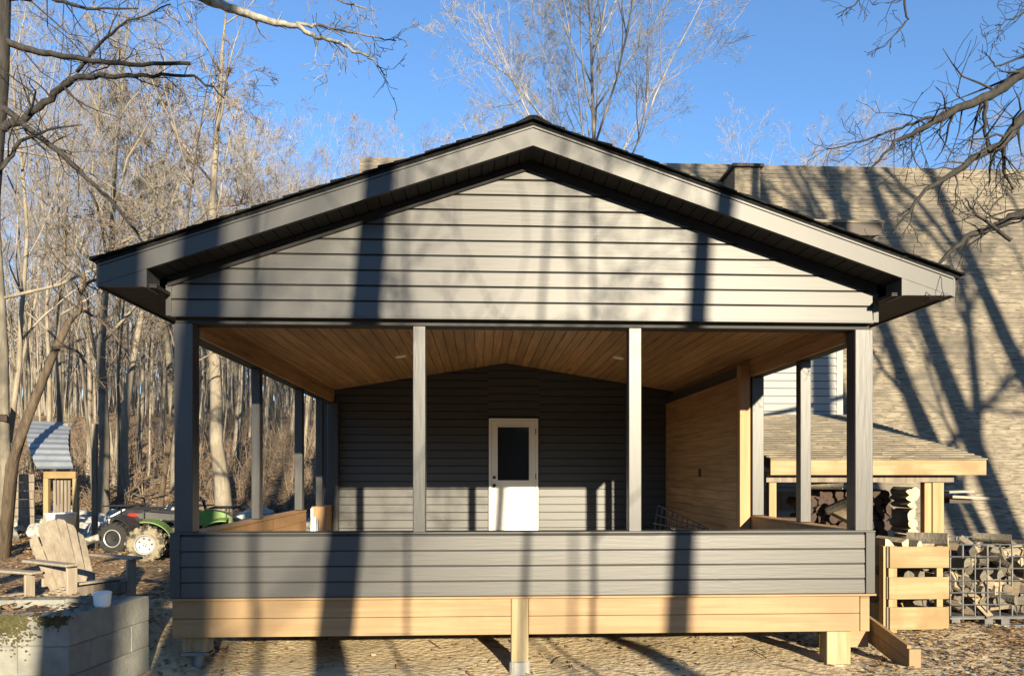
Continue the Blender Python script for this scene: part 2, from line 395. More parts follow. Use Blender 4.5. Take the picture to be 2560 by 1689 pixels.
# gable siding
GL, GR, GZ = -2.765, 3.678, 3.205
def glim(z):
    half = (roof_z(CXR)-.195-z)/SL
    return max(GL+.03, CXR-half), min(GR-.03, CXR+half)
mb = MB(); laps(mb, GZ+.012, 11, .139, glim, Y0+.0)
mb.add([(GL,Y0+.004,GZ),(GR,Y0+.004,GZ),(GR,Y0+.004,3.42),(CXR,Y0+.004,4.6),(GL,Y0+.004,3.42)], [(0,1,2,3,4)])
mb.build('gable_siding', 'siding', porch)
mb = MB()
mb.box(GL-.016, GL+.032, Y0-.03, Y0+.06, GZ-.004, 3.47); mb.box(GR-.032, GR+.016, Y0-.03, Y0+.06, GZ-.004, 3.47)
mb.box(GL+.032, GR-.032, Y0-.03, Y0+.05, GZ-.012, GZ+.012)
mb.build('gable_trim', 'trim_metal', porch)
for sgn, xe in ((-1, GL), (1, GR)):       # black strip painting in deeper eave shadow below the sloped soffit
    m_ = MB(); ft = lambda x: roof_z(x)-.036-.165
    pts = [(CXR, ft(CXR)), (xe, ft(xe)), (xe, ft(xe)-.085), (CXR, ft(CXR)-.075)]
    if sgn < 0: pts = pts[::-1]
    m_.prism(pts, 6.562, 6.596); m_.build('gable_shade_strip', 'shade_black', porch)
# header and beams
mb = MB(); mb.box(-2.73, 3.65, 6.65, 6.82, 3.145, 3.36, c=.004); mb.build('front_header', 'dark_soffit', porch)
for xa, xb, xo in ((-2.56, -2.60, -2.735), (3.49, 3.53, 3.655)):
    mb = MB(); x0, x1 = min(xa, xb), max(xa, xb)
    for k in range(2): mb.box(x0, x1, 6.83, 12.95, 3.05+k*.125, 3.05+k*.125+.122, c=.003)
    mb.build('beam_cladding', 'pine_wall', porch)
    mb = MB(); x0, x1 = min(xb, xo)+.001, max(xb, xo)-.001
    mb.box(x0, x1, 6.83, 12.95, 3.045, 3.36)
    mb.build('side_beam', 'dark_soffit', porch)
# vaulted plank ceiling: planks run front to back
mb = MB(); zc = lambda x: 3.775-abs(x-CXR)*.163
x = -2.62
while x < 3.54:
    xb = x+.131
    pts = [(x, zc(x)), (xb-.006, zc(xb-.006)), (xb-.006, zc(xb)+.02), (x, zc(x)+.02)]
    mb.prism(pts[::-1], 6.83, 12.99); x += .1345
mb.prism([(-2.7,zc(-2.7)+.024),(CXR,zc(CXR)+.024),(3.6,zc(3.6)+.024),(3.6,zc(3.6)+.034),(CXR,zc(CXR)+.034),(-2.7,zc(-2.7)+.034)][::-1], 6.83, 12.99)
ceil = mb.build('ceiling', 'pine_ceiling', porch)
for p in (dsp(931, 826, 9.2), dsp(1435, 829, 9.2)):
    # follow the ray until it meets the ceiling
    o = Vector((0,0,ZC)); d = (p-o); t = 1.0
    for k in range(400):
        t = .5+k*.01; q = o+d*t
        if q.z >= zc(q.x)-.004: break
    m_ = MB(); sl = -.163 if q.x > CXR else .163
    M = Matrix.Translation(Vector((q.x, q.y, zc(q.x)-.012))) @ Matrix.Rotation(math.atan(-sl), 4, 'Y')
    m_.lathe([(0.0,.004),(.062,.004),(.064,0),(.082,0),(.086,.011)], 24, M); m_.build('ceiling_light', 'light_trim', ceil)
# posts
def post(px0, px1, Y, depth, z0=1.262, z1=3.148, m='dark_post'):
    a = at(px0, 1300, Y).x; b_ = at(px1, 1300, Y).x
    m_ = MB(); m_.box(a, b_, Y, Y+depth, z0, z1, c=.006)
    o = m_.build('post', m, porch)
    return o
for a, b_, w in ((435,481,.165),(1032,1064,.115),(1572,1604,.115),(2138,2183,.165)): post(a, b_, 6.635 if w > .15 else 6.66, w)
for px0, px1, Y in ((628,650,8.72),(736,756,10.82),(789,806,12.2)): post(px0, px1, Y, .115, 1.262 if Y < 11 else .69, 3.046)
post(818, 845, 12.8, .13, .69, 3.046)
for px0, px1, Y in ((2001,2028,7.87),(1881,1910,9.2)): post(px0, px1, Y, .115, 1.262, 3.046)
# knee walls
KL, KR = -2.746, 3.66
mb = MB(); laps(mb, .697, 4, .1385, lambda z: (KL+.085, KR-.085), Y0+.0, .02)
mb.box(KL+.02, KR-.02, Y0+.004, Y0+.03, .69, 1.255)
kw = mb.build('front_knee_wall', 'siding', porch)
for a, b_ in ((KL, KL+.088), (KR-.088, KR)):
    m_ = MB(); m_.box(a, b_, Y0-.034, Y0+.10, .69, 1.258, c=.004); m_.build('corner_trim', 'trim_metal', kw)
m_ = MB(); m_.box(KL-.005, KR+.005, Y0-.03, Y0+.16, 1.2585, 1.272); m_.build('cap', 'trim_metal', kw)
m_ = MB(); m_.box(KL-.005, KR+.005, Y0-.045, Y0+.05, .672, .689); m_.build('drip_ledge', 'rim_wood', kw)
m_ = MB()
for k in range(4): m_.box(KL+.1, KR-.1, Y0+.104, Y0+.122, .70+k*.139, .70+k*.139+.135)
m_.build('inner_cladding', 'pine_wall', kw)
def side_knee(x0, x1, y0, y1, name='side_knee_wall', face=1):
    m_ = MB(); m_.box(x0, x1, y0, y1, .69, 1.235); o = m_.build(name, 'siding', porch)
    m_ = MB(); xi = x1+.001 if face > 0 else x0-.013
    for k in range(4): m_.box(xi, xi+.012, y0+.002, y1-.002, .695+k*.135, .695+k*.135+.131)
    m_.build('inner_cladding', 'orange_wood', o)
    m_ = MB(); m_.box(x0-.01, x1+.02, y0, y1, 1.236, 1.258); m_.build('cap', 'orange_wood', o)
    return o
side_knee(-2.735, -2.59, 6.765, 10.93)
o = side_knee(-2.735, -2.59, 12.05, 12.79)
m_ = MB(); m_.box(-2.75, -2.5, 12.03, 12.049, .69, 1.26); m_.build('end_board', 'orange_wood', o)
side_knee(3.52, 3.655, 6.77, 9.4, face=-1)
# interior plank wall on the right with its bright end post
mb = MB()
for k in range(19): mb.box(3.36, 3.38, 9.36, 12.98, .69+k*.1245, .69+k*.1245+.1215)
pw = mb.build('interior_plank_wall', 'pine_wall', porch)
mb = MB(); mb.box(3.381, 3.50, 9.38, 12.98, .69, 3.2); mb.build('wall_core', 'siding', pw)
a = at(1850,1300,9.24).x; b_ = at(1876,1300,9.24).x
mb = MB(); mb.box(a, b_, 9.24, 9.355, .69, 3.2, c=.004); mb.build('end_post', 'orange_wood', porch)
mb = MB(); mb.box(3.345, 3.359, 10.9, 10.98, 1.75, 1.87); mb.build('outlet_box', 'brown_tin', pw)
# rim boards, floor, piers
mb = MB(); cp0, cp1 = .288, .444; e1 = at(2150,1500,6.6).x
for z0, z1 in ((.336,.500),(.504,.670)):
    mb.box(KL+.006, cp0-.003, Y0+.004, Y0+.045, z0, z1, c=.003); mb.box(cp1+.003, e1-.002, Y0+.004, Y0+.045, z0, z1, c=.003)
rb = mb.build('rim_board', 'rim_wood', porch)
mb = MB(); mb.box(e1, KR-.036, Y0-.004, Y0+.045, .334, .671, c=.004); mb.build('corner_board', 'rim_wood', rb)
mb = MB()
for x0, x1 in ((KL+.006, KL+.045), (KR-.08, KR-.042)):
    mb = MB()
    for k in range(2): mb.box(x0, x1, Y0+.046, 12.9, .336+k*.168, .336+k*.168+.164)
    mb.build('side_rim_board', 'rim_wood', porch)
mb = MB()
y = 6.66
while y < 12.95: mb.box(-2.68, 3.6, y, y+.135, .655, .688); y += .14
mb.build('floor_boards', 'deck_floor', porch)
mb = MB()
x = -2.5
while x < 3.5: mb.box(x, x+.04, 6.66, 12.9, .42, .653); x += .405
mb.build('floor_joists', 'weathered', porch)
def pier(x0, x1, y0, y1, z0, zt, kind):
    m_ = MB(); m_.box(x0, x1, y0, y1, z0, zt, c=.005); o = m_.build('pier_post', 'post_wood', porch)
    m_ = MB(); cx, cy = (x0+x1)/2, (y0+y1)/2
    if kind == 'metal':
        m_.box(x0-.006, x0-.001, y0+.02, y1-.02, z0-.02, z0+.11); m_.box(x1+.001, x1+.006, y0+.02, y1-.02, z0-.02, z0+.11)
        m_.box(x0-.006, x1+.006, y0-.006, y1+.006, z0-.03, z0-.001)
        for k in range(2): m_.lathe([(.0,.006),(.012,.006),(.012,0)], 8, Matrix.Translation(Vector((cx-.03+.06*k, y0-.0075, z0+.02)))@Matrix.Rotation(R(90),4,'X'))
        m_.lathe([(.05,z0-.031),(.05,-.25)], 14, Matrix.Translation(Vector((cx,cy,0))))
        m_.build('post_base', 'galvanised', o)
    else:
        m_.lathe([(0,z0),(.088,z0-.001),(.095,z0-.02),(.10,-.35)], 18, Matrix.Translation(Vector((cx,cy,0))))
        m_.build('concrete_footing', 'concrete', o)
pier(-2.694, -2.468, 6.70, 6.86, .18, .334, 'metal')
pier(cp0, cp1, Y0-.003, Y0+.15, .085, .671, 'concrete')
pier(3.27, 3.499, 6.70, 6.86, .0, .334, 'concrete')
for x, y in ((-2.6,9.6),(.37,9.6),(3.4,9.6),(-2.6,12.5),(.37,12.5),(3.4,12.5)): pier(x-.07, x+.07, y-.07, y+.07, -.05, .42, 'concrete')

# ================================================================== HOUSE
house = thing('house', 'house with steep tan shingle roof down to the ground behind and right of the porch', 'house', (3, 16, 0))
HX0, HX1 = -2.74, 6.62
# back wall of the porch (grey) and the white wall beyond it
mb = MB(); laps(mb, .70, 24, .1385, lambda z: (HX0, .150), YB+.03, .018); laps(mb, .70, 24, .1385, lambda z: (1.066, 3.68), YB+.03, .014)
laps(mb, 2.825, 8, .1385, lambda z: (.150, 1.066), YB+.03, .014)
mb.box(HX0, .15, YB+.031, YB+.2, .3, 4.2); mb.box(1.066, 3.68, YB+.031, YB+.2, .3, 4.2); mb.box(.15, 1.066, YB+.031, YB+.2, 2.83, 4.2); mb.box(.15, 1.066, YB+.031, YB+.2, .3, .685)
bw = mb.build('grey_wall', 'siding', house)
mb = MB(); laps(mb, .30, 43, .139, lambda z: (3.70, HX1-.09), YB+.03, .034)
mb.box(3.69, HX1-.02, YB+.031, YB+.2, .0, 6.2); ww = mb.build('white_wall', 'white_siding', house)
mb = MB(); mb.box(HX1-.10, HX1+.02, YB-.01, YB+.1, .3, 6.25, c=.004); mb.build('corner_trim', 'white_siding', ww)
mb = MB(); mb.box(HX0-.02, HX0+.07, YB-.01, YB+.1, .4, 4.2); mb.build('corner_trim', 'trim_metal', bw)
mb = MB(); mb.box(HX0, HX1+.02, YB+.2, 16.5, .0, 6.2); mb.build('dormer_body', 'siding', house)
# dormer roof: a thin tar-edged slab with a brown fascia
mb = MB(); a = at(2208, 560, 12.5).x; zt = at(2150, 552, 12.5).z
v = [(-2.95,12.45,zt),(a,12.45,zt),(a,16.8,zt+.8),(-2.95,16.8,zt+.8)]
mb.add(v+[(x,y,z-.05) for x,y,z in v], [(0,1,2,3),(7,6,5,4),(0,4,5,1),(1,5,6,2),(2,6,7,3),(3,7,4,0)])
dr = mb.build('dormer_roof', 'roof_shingle', house)
mb = MB(); mb.box(-2.9, a-.04, 12.47, 12.51, zt-.26, zt-.052); mb.box(a-.08, a-.041, 12.52, 16, zt-.22, zt-.052); mb.build('dormer_fascia', 'brown_tin', dr)
mb = MB(); mb.box(-2.9, a-.09, 12.52, 13.0, zt-.22, zt-.20); mb.build('dormer_soffit', 'brown_tin', dr)
# steep roof, laid in stepped shingle courses
RX0, RX1 = -2.93, 19.
yb, zb, yt, zt2 = 13.25, -.15, 18.0, 9.54
L = math.hypot(yt-yb, zt2-zb); n = 78; uy, uz = (yt-yb)/L, (zt2-zb)/L; ny, nz_ = -uz, uy
mb = MB(); rng = random.Random(11)
for i in range(n):
    s0 = L*i/n; s1 = L*(i+1)/n+.02
    t0, t1 = .016+rng.uniform(-.002,.002), .003
    x = RX0+rng.uniform(-.3,0)
    while x < RX1:
        w = rng.uniform(.28,.36); xa, xb = max(RX0, x), min(RX1, x+w-.0015); x += w
        if xb-xa < .02: continue
        P = lambda s_, t_, xx: (xx, yb+uy*s_+ny*t_, zb+uz*s_+nz_*t_)
        tt = t0+rng.uniform(-.003,.004)
        v = [P(s0,tt,xa),P(s0,tt,xb),P(s1,t1,xb),P(s1,t1,xa),P(s0,0,xa),P(s0,0,xb)]
        mb.add(v, [(0,1,2,3),(4,5,1,0)])
# shingle material gets brick-like tabs
rm = MATS['roof_shingle']
rf = mb.build('steep_roof', 'roof_shingle', house)
mb = MB()
def slabface(x0, x1, s0, s1, t): return [(x0, yb+uy*s0+ny*t, zb+uz*s0+nz_*t),(x1, yb+uy*s0+ny*t, zb+uz*s0+nz_*t),(x1, yb+uy*s1+ny*t, zb+uz*s1+nz_*t),(x0, yb+uy*s1+ny*t, zb+uz*s1+nz_*t)]
v = slabface(RX0, RX1, 0, L, -.002); mb.add(v, [(0,1,2,3)])
v2 = [(RX0, 22.7, zb),(RX1, 22.7, zb),(RX1, yt, zt2),(RX0, yt, zt2)]; mb.add(v2, [(3,2,1,0)])
mb.add([(RX0+.1,yb+.1,zb),(RX0+.1,22.6,zb),(RX0+.1,yt,zt2-.1)], [(0,2,1)]); mb.add([(RX1-.1,yb,zb),(RX1-.1,22.7,zb),(RX1-.1,yt,zt2)], [(0,1,2)])
mb.build('roof_deck', 'roof_shingle', rf)
mb = MB(); x = RX0
while x < RX1:
    mb.add([(x,yt-.10,zt2-.20),(x+.30,yt-.10,zt2-.20),(x+.30,yt,zt2+.03),(x,yt,zt2+.03),(x,yt+.12,zt2-.2),(x+.3,yt+.12,zt2-.2)], [(0,1,2,3),(3,2,5,4)]); x += .305
mb.build('ridge_cap', 'roof_shingle', rf)
# chimney box
mb = MB(); mb.box(6.02, 6.64, 16.9, 17.7, 7.4, 9.03, c=.01); ch = mb.build('chimney', 'roof_shingle', rf)
mb = MB(); mb.box(5.95, 6.71, 16.84, 17.76, 9.031, 9.11, c=.01); mb.build('chimney_cap', 'brown_tin', ch)
# door
mb = MB(); mb.box(.195, 1.022, 12.985, 13.03, .705, 2.75); 
dx0, dx1 = .215, 1.002
mb = MB()
for x0, x1, z0, z1 in ((dx0,.322,.70,2.74),(.885,dx1,.70,2.74),(.322,.885,2.631,2.74),(.322,.885,.70,1.678)): mb.box(x0, x1, 12.985, 13.03, z0, z1)
mb.box(.305, .902, 12.976, 12.984, 1.655, 1.678); mb.box(.305, .902, 12.976, 12.984, 2.631, 2.654); mb.box(.305, .322, 12.976, 12.984, 1.678, 2.631); mb.box(.885, .902, 12.976, 12.984, 1.678, 2.631)
door = mb.build('door', 'door_white', house)
mb = MB(); mb.box(.322, .885, 13.0, 13.008, 1.678, 2.631); mb.build('glass_pane', 'door_glass', door)
mb = MB()
mb.box(.165, .212, 12.97, 13.05, .69, 2.785, c=.003); mb.box(1.006, 1.05, 12.97, 13.05, .69, 2.785, c=.003); mb.box(.213, 1.005, 12.97, 13.05, 2.745, 2.785)
mb.build('door_frame', 'door_white', door)
mb = MB(); mb.box(.17, 1.045, 12.94, 12.968, .69, .715); mb.build('threshold', 'galvanised', door)
for z in (.95, 1.7, 2.5):
    mb = MB(); mb.tube([Vector((1.003, 12.966, z)), Vector((1.003, 12.966, z+.1))], [.009,.009], 8); mb.build('hinge', 'galvanised', door)
mb = MB()
for x0, x1, z0, z1 in ((.33,.88,.90,.915),(.33,.88,1.50,1.515),(.33,.345,.916,1.499),(.865,.88,.916,1.499)): mb.box(x0, x1, 12.979, 12.9845, z0, z1)
mb.build('panel_moulding', 'door_white', door)
for z, r in ((1.73,.028),(1.585,.032)):
    mb = MB(); M = Matrix.Translation(Vector((.262, 12.984, z))) @ Matrix.Rotation(R(90), 4, 'X')
    mb.lathe([(r,0),(r,.012),(r*.5,.016),(r*.5,.035),(r*.9,.045),(r*.9,.06),(0,.066)], 16, M)
    mb.build('deadbolt' if z > 1.7 else 'door_knob', 'black_metal', door, smooth=True)

# ================================================================== WOODSHED (lean-to beside the porch)
shed = thing('woodshed', 'open lean-to woodshed with shingle roof and bright yellow fascia beside the porch', 'woodshed', (5.3, 11, 0))
LX0, LX1, LYF, LZF = 3.8, 6.71, 9.37, 1.985
LYB, LZB = 12.98, 2.87
n = 26; mb = MB(); rng = random.Random(3)
for i in range(n):
    f0, f1 = i/n, (i+1)/n
    x = LX0-rng.uniform(0,.3)
    while x < LX1+.03:
        xa, xb = max(LX0, x), min(LX1+.03, x+.33); x += .334
        if xb-xa < .02: continue
        t = .014+rng.uniform(-.003,.004)
        ya, yb_ = LYF-.04+(LYB-LYF)*f0, LYF-.04+(LYB-LYF)*f1+.02
        za, zb_ = LZF+(LZB-LZF)*f0, LZF+(LZB-LZF)*f1
        mb.add([(xa,ya,za+t),(xb,ya,za+t),(xb,yb_,zb_+.003),(xa,yb_,zb_+.003),(xa,ya,za),(xb,ya,za)], [(0,1,2,3),(4,5,1,0)])
mb.add([(LX0,LYF,LZF),(LX1,LYF,LZF),(LX1,LYB,LZB),(LX0,LYB,LZB),(LX0,LYF,LZF-.02),(LX1,LYF,LZF-.02),(LX1,LYB,LZB-.02),(LX0,LYB,LZB-.02)], [(0,1,2,3),(7,6,5,4),(1,5,6,2),(3,7,4,0)])
mb.build('roof', 'roof_shingle', shed)
mb = MB(); mb.box(LX0, LX1, LYF-.04, LYF-.002, LZF-.205, LZF-.006, c=.003); mb.build('fascia', 'yellow_wood', shed)
mb = MB()
x = LX0+.1
while x < LX1: mb.beam((x,LYF,LZF-.10),(x,LYB,LZB-.10), .04, .14); x += .6
mb.box(LX0, LX1-.35, LYF+.10, LYF+.14, LZF-.30, LZF-.16); mb.build('rafter', 'weathered', shed)
a, b_ = at(2332,1200,9.5).x, at(2360,1200,9.5).x
for k, (x0, x1, y, m_) in enumerate(((a, b_, 9.5, 'yellow_post'), (a-.10, a-.004, 9.52, 'orange_wood'), (3.85, 3.95, 9.5, 'yellow_post'), (a, b_, 12.8, 'yellow_post'))):
    mb = MB(); mb.box(x0, x1, y, y+.10, -.05, LZF-.30 if y < 10 else LZB-.2, c=.004); mb.build('post', m_, shed)
mb = MB()
for k in range(3): mb.box(LX0, 6.3, 11.9, 11.93, .2+k*.5, .5+k*.5)
mb.build('back_boards', 'weathered', shed)
mb = MB(); mb.box(LX0, 6.25, 10.0, 11.5, .06, .1); mb.build('floor_pallet', 'weathered', shed)

# firewood
def log_mesh(seed, L, r, mats):
    rng = random.Random(seed); mb = MB()
    kind = rng.random()
    if kind < .6:      # split wedge
        a0 = 0; a1 = R(rng.uniform(75, 150)); k = 6
        ring = [(0, 0)]+[(r*1.25*math.cos(a0+(a1-a0)*i/k)*rng.uniform(.93,1.05), r*1.25*math.sin(a0+(a1-a0)*i/k)*rng.uniform(.93,1.05)) for i in range(k+1)]
        cx = sum(p[0] for p in ring)/len(ring); cz = sum(p[1] for p in ring)/len(ring); ring = [(p[0]-cx, p[1]-cz) for p in ring]
    else:
        k = 9; ring = [(r*.8*math.cos(2*math.pi*i/k)*rng.uniform(.9,1.08), r*.8*math.sin(2*math.pi*i/k)*rng.uniform(.9,1.08)) for i in range(k)]
    n = len(ring); s2 = rng.uniform(.9, 1.05)
    v = [(x, -L/2, z) for x, z in ring]+[(x*s2+rng.uniform(-.005,.005), L/2, z*s2) for x, z in ring]
    mb.add(v, [tuple(range(n))], 0); mb.f.append(tuple(range(2*n-1, n-1, -1))); mb.mi.append(0)
    for i in range(n):
        flat = kind < .6 and (i == 0 or i == n-1)
        mb.f.append((i, i+n, (i+1)%n+n, (i+1)%n)); mb.mi.append(2 if flat else 1)
    me = mb.build('firewood_log', mats)
    d = me.data; bpy.data.objects.remove(me)
    return d
shaded_logs = [log_mesh(100+i, .42, .085, ['wood_shaded_end','bark_brown','wood_shaded_end']) for i in range(7)]
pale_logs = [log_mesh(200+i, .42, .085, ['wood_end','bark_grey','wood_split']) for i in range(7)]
grey_logs = [log_mesh(300+i, .40, .075, ['wood_grey','bark_grey','wood_split']) for i in range(8)]
def put_log(me, p, rot, label, group):
    o = bpy.data.objects.new('firewood_log', me); C.objects.link(o); o.location = p; o.rotation_euler = rot
    return tag(o, label, 'firewood', group)
rng = random.Random(21)
# stack under the shed roof; its deep shade is put into the log colour
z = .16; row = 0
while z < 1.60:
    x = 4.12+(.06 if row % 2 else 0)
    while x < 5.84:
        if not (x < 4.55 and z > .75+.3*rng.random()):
            put_log(rng.choice(shaded_logs), (x, 10.25+rng.uniform(-.05,.05), z), (rng.uniform(-.06,.06), rng.uniform(0,6.28), rng.uniform(-.08,.08)),
                    'split log stacked end-on in the woodshed, deep shade put into its dark colour', 'dark logs in the woodshed stack')
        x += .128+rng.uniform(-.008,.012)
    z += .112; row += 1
# pale column of lit logs at the right end of the stack
z = .95; k = 0
for z in (.90, 1.02, 1.135, 1.25, 1.365, 1.47, 1.565):
    x = at(2281, 1300, 9.42).x+rng.uniform(-.02,.02)
    put_log(pale_logs[k % 7], (x, 9.63, z), (0, rng.uniform(0,6.28), rng.uniform(-.05,.05)), 'pale cut log end lit by the sun at the right end of the woodshed stack', 'pale logs at the end of the woodshed stack'); k += 1
put_log(pale_logs[2], at(2262, 1228, 9.63), (0, 1, .1), 'pale wedge of firewood lying on top of the woodshed stack', 'pale logs on the stack top')
for px, py, q in ((2100,1262,2),(2108,1288,0)):
    put_log(pale_logs[q], at(px, py, 9.7), (.4, .8+q, .5), 'pale split piece leaning out of the dark stack beside the porch corner post', 'pale pieces leaning from the stack')
for px, py, q in ((1945,1312,1),(1975,1306,4),(2065,1210,3)):
    put_log(shaded_logs[q] if py > 1250 else pale_logs[q], at(px, py, 9.6), (0, .8+q, 1.3), 'piece of firewood seen between the right side porch posts', 'pieces of firewood behind the right porch posts')

# slatted crate filled with firewood
crate = thing('firewood_crate', 'tall yellow crate of three wide boards, heaped with firewood in front of the woodshed', 'crate', (4.95, 8.3, .02))
cx0, cx1, cyf, cyb = at(2222,1450,8.).x, at(2368,1450,8.).x, 8.0, 8.62
for i, (pt, pb) in enumerate(((1365,1418),(1441,1496),(1516,1572))):
    z1, z0 = at(2290, pt, cyf).z, at(2290, pb, cyf).z
    mb = MB(); mb.box(cx0+(-.008 if i == 1 else .0), cx1+(.006 if i == 0 else 0), cyf-.022, cyf-.001, z0, z1, c=.003); mb.build('front_board', 'yellow_wood', crate)
    mb = MB(); mb.box(cx0-.022, cx0-.001, cyf, cyb, z0, z1); mb.build('side_board', 'weathered', crate)
    mb = MB(); mb.box(cx1+.001, cx1+.022, cyf, cyb, z0, z1); mb.build('side_board', 'yellow_wood', crate)
    mb = MB(); mb.box(cx0, cx1, cyb+.001, cyb+.022, z0, z1); mb.build('back_board', 'yellow_wood', crate)
ztop, zbot = at(2290,1362,cyf).z-.01, at(2290,1574,cyf).z-.03
for x0, x1, y0, y1 in ((cx0,cx0+.095,cyf,cyf+.05),(cx1-.12,cx1-.05,cyf,cyf+.05),(cx0,cx0+.09,cyb-.05,cyb),(cx1-.09,cx1,cyb-.05,cyb)):
    mb = MB(); mb.box(x0, x1, y0+.001, y1-.001, zbot, ztop); mb.build('corner_post', 'yellow_post', crate)
mb = MB(); mb.box(cx0-.05, cx0-.024, cyf+.02, cyf+.11, zbot, ztop); mb.build('side_post', 'orange_wood', crate)
for px, py, q in ((2200,1347,0),(2228,1352,1),(2252,1356,2),(2318,1345,3),(2342,1350,4),(2280,1358,5)):
    put_log(pale_logs[q], at(px, py+6, 8.25), (0, q*1.3, .3*q), 'pale log heaped at the top of the yellow crate', 'logs in the yellow crate')
for k in range(16):
    put_log(rng.choice(grey_logs), (rng.uniform(cx0+.12,cx1-.12), cyf+.30+rng.uniform(-.03,.06), .12+.10*(k//2)), (0, rng.uniform(0,6), rng.uniform(-.3,.3)), 'log inside the yellow crate showing through the gap between its boards', 'logs inside the yellow crate')

# wire cage on a pallet, full of logs
cage = thing('wire_cage', 'galvanised wire cage on a metal pallet full of loose firewood at the right edge', 'wire cage', (6.1, 8.8, 0))
gx0, gx1, gy0, gy1, gz0, gz1 = 5.53, 6.73, 8.3, 9.3, .12, .965
mb = MB()
def rod(a, b_, r=.008): mb.tube([Vector(a), Vector(b_)], [r, r], 6)
nx_ = 8; nz = 6
for i in range(nx_+1):
    x = gx0+(gx1-gx0)*i/nx_
    for y in (gy0, gy1): rod((x,y,gz0),(x,y,gz1), .011 if i % 2 else .008)
for j in range(nz+1):
    z = gz0+(gz1-gz0)*j/nz
    for y in (gy0-.014, gy1+.014): rod((gx0,y,z),(gx1,y,z), .008)
    for x in (gx0, gx1): rod((x,gy0,z),(x,gy1,z), .008)
for i in range(1, 6):
    y = gy0+(gy1-gy0)*i/6
    for x in (gx0, gx1): rod((x,y,gz0),(x,y,gz1))
mb.build('cage_mesh', 'wire', cage)
mb = MB()
mb.box(gx0,gx1,gy0,gy1,.085,.115); mb.box(gx0,gx1,gy0-.02,gy0+.03,-.02,.02)
for x in (gx0+.02, gx0+.42, gx0+.62, gx1-.12): mb.box(x, x+.1, gy0, gy0+.1, .021, .084); mb.box(x, x+.1, gy1-.1, gy1, -.02, .084)
mb.build('pallet_base', 'dark_wire', cage)
rng = random.Random(77)
for k in range(105):
    put_log(rng.choice(grey_logs), (rng.uniform(gx0+.1,gx1-.12), rng.uniform(gy0+.12,gy1-.2) if k > 60 else gy0+rng.uniform(.10,.30), .2+.68*((k % 35)/35.)+rng.uniform(-.03,.03)),
            (rng.uniform(-.9,.9), rng.uniform(0,6.28), rng.uniform(-1.6,1.6)), 'loose grey log tumbled inside the wire cage', 'logs in the wire cage')
for px, py, rz in ((2480,1330,1.2),(2530,1345,.6),(2553,1372,1.0)):
    put_log(rng.choice(grey_logs), at(px, py+14, 8.7), (.3, 1.5, rz), 'grey log heaped above the rim of the wire cage', 'logs heaped above the wire cage')
# planks sticking out beside the shed post
mb = MB(); p0 = at(2367,1240,9.75); p1 = at(2503,1247,9.75); mb.beam(p0, p1, .25, .035); mb.build('shelf_plank', 'grey_plank', None, loc=p0)
sp = C.objects[-1]; tag(sp, 'longer grey plank sticking out of the woodshed to the right of its post', 'plank')
mb = MB(); p0 = at(2362,1229,9.85); p1 = at(2425,1227,9.85); mb.beam(p0, p1, .2, .03); o = mb.build('shelf_plank', 'grey_plank', None, loc=p0)
tag(o, 'short plank lying on top of the longer plank beside the woodshed post', 'plank')
mb = MB(); mb.box(p0.x-.03, p0.x+.28, 9.7, 9.9, p1.z-.16, p1.z-.065); o = mb.build('shelf_bracket', 'brown_tin', None, loc=(p0.x, 9.8, p0.z)); tag(o, 'dark brown bracket box under the planks beside the woodshed post', 'bracket')

# side step at the right corner
step = thing('porch_step', 'wooden side step with two sloping skirt planks at the right corner of the porch', 'step', (3.9, 7.0, 0))
mb = MB(); Pn = at(2271,1613,6.62); X = Pn.x
for t0, t1 in ((0,.125),(.13,.26)):
    v = [(X,6.64,Pn.z-t1),(X,7.7,Pn.z-t1+.20),(X,7.7,Pn.z-t0+.20),(X,6.64,Pn.z-t0)]
    v2 = [(x+.038,y,z) for x,y,z in v]; mb.add(v+v2, [(0,1,2,3),(7,6,5,4),(0,4,5,1),(1,5,6,2),(2,6,7,3),(3,7,4,0)])
mb.build('skirt_plank', 'rim_wood', step)
mb = MB(); mb.box(X-.004, X+.11, 6.60, 6.638, -.05, at(2285,1622,6.6).z, c=.003); mb.build('end_board', 'rim_wood', step)
mb = MB(); mb.box(X-.55, X-.04, 7.25, 7.29, .03, .32); mb.build('riser_board', 'rim_wood', step)

# ================================================================== THINGS ON THE PORCH
rack = thing('wire_rack', 'bent dark wire rack leaning against the wood wall inside the porch', 'wire rack', (2.6, 11, .69))
mb = MB()
A0, A1 = at(1628,1330,11.2), at(1645,1262,11.2); B0, B1 = at(1775,1335,9.9), at(1775,1322,9.9)
for k in range(11):
    f = k/10; rodp = [A0.lerp(B0, f), A1.lerp(B1, f)]; mb.tube([rodp[0]-Vector((0,0,.35)), rodp[1]], [.010,.010], 5)
for f in (0, .33, .66, 1): mb.tube([A0.lerp(A1, f), B0.lerp(B1, f)], [.010,.010], 5)
mb.build('wire_grid', 'dark_wire', rack)
rng = random.Random(5); mb = MB()
for k in range(26):
    f = rng.uniform(.35,.95); p = A0.lerp(B0, f)+Vector((rng.uniform(-.12,.1), -.1, rng.uniform(-.02,.10)*(1-f)+.02)); q = p+Vector((rng.uniform(-.12,.12), rng.uniform(-.1,.1), rng.uniform(-.05,.06))); mb.tube([p,q],[.009,.009],5)
mb.build('loose_wire', 'wire', rack)
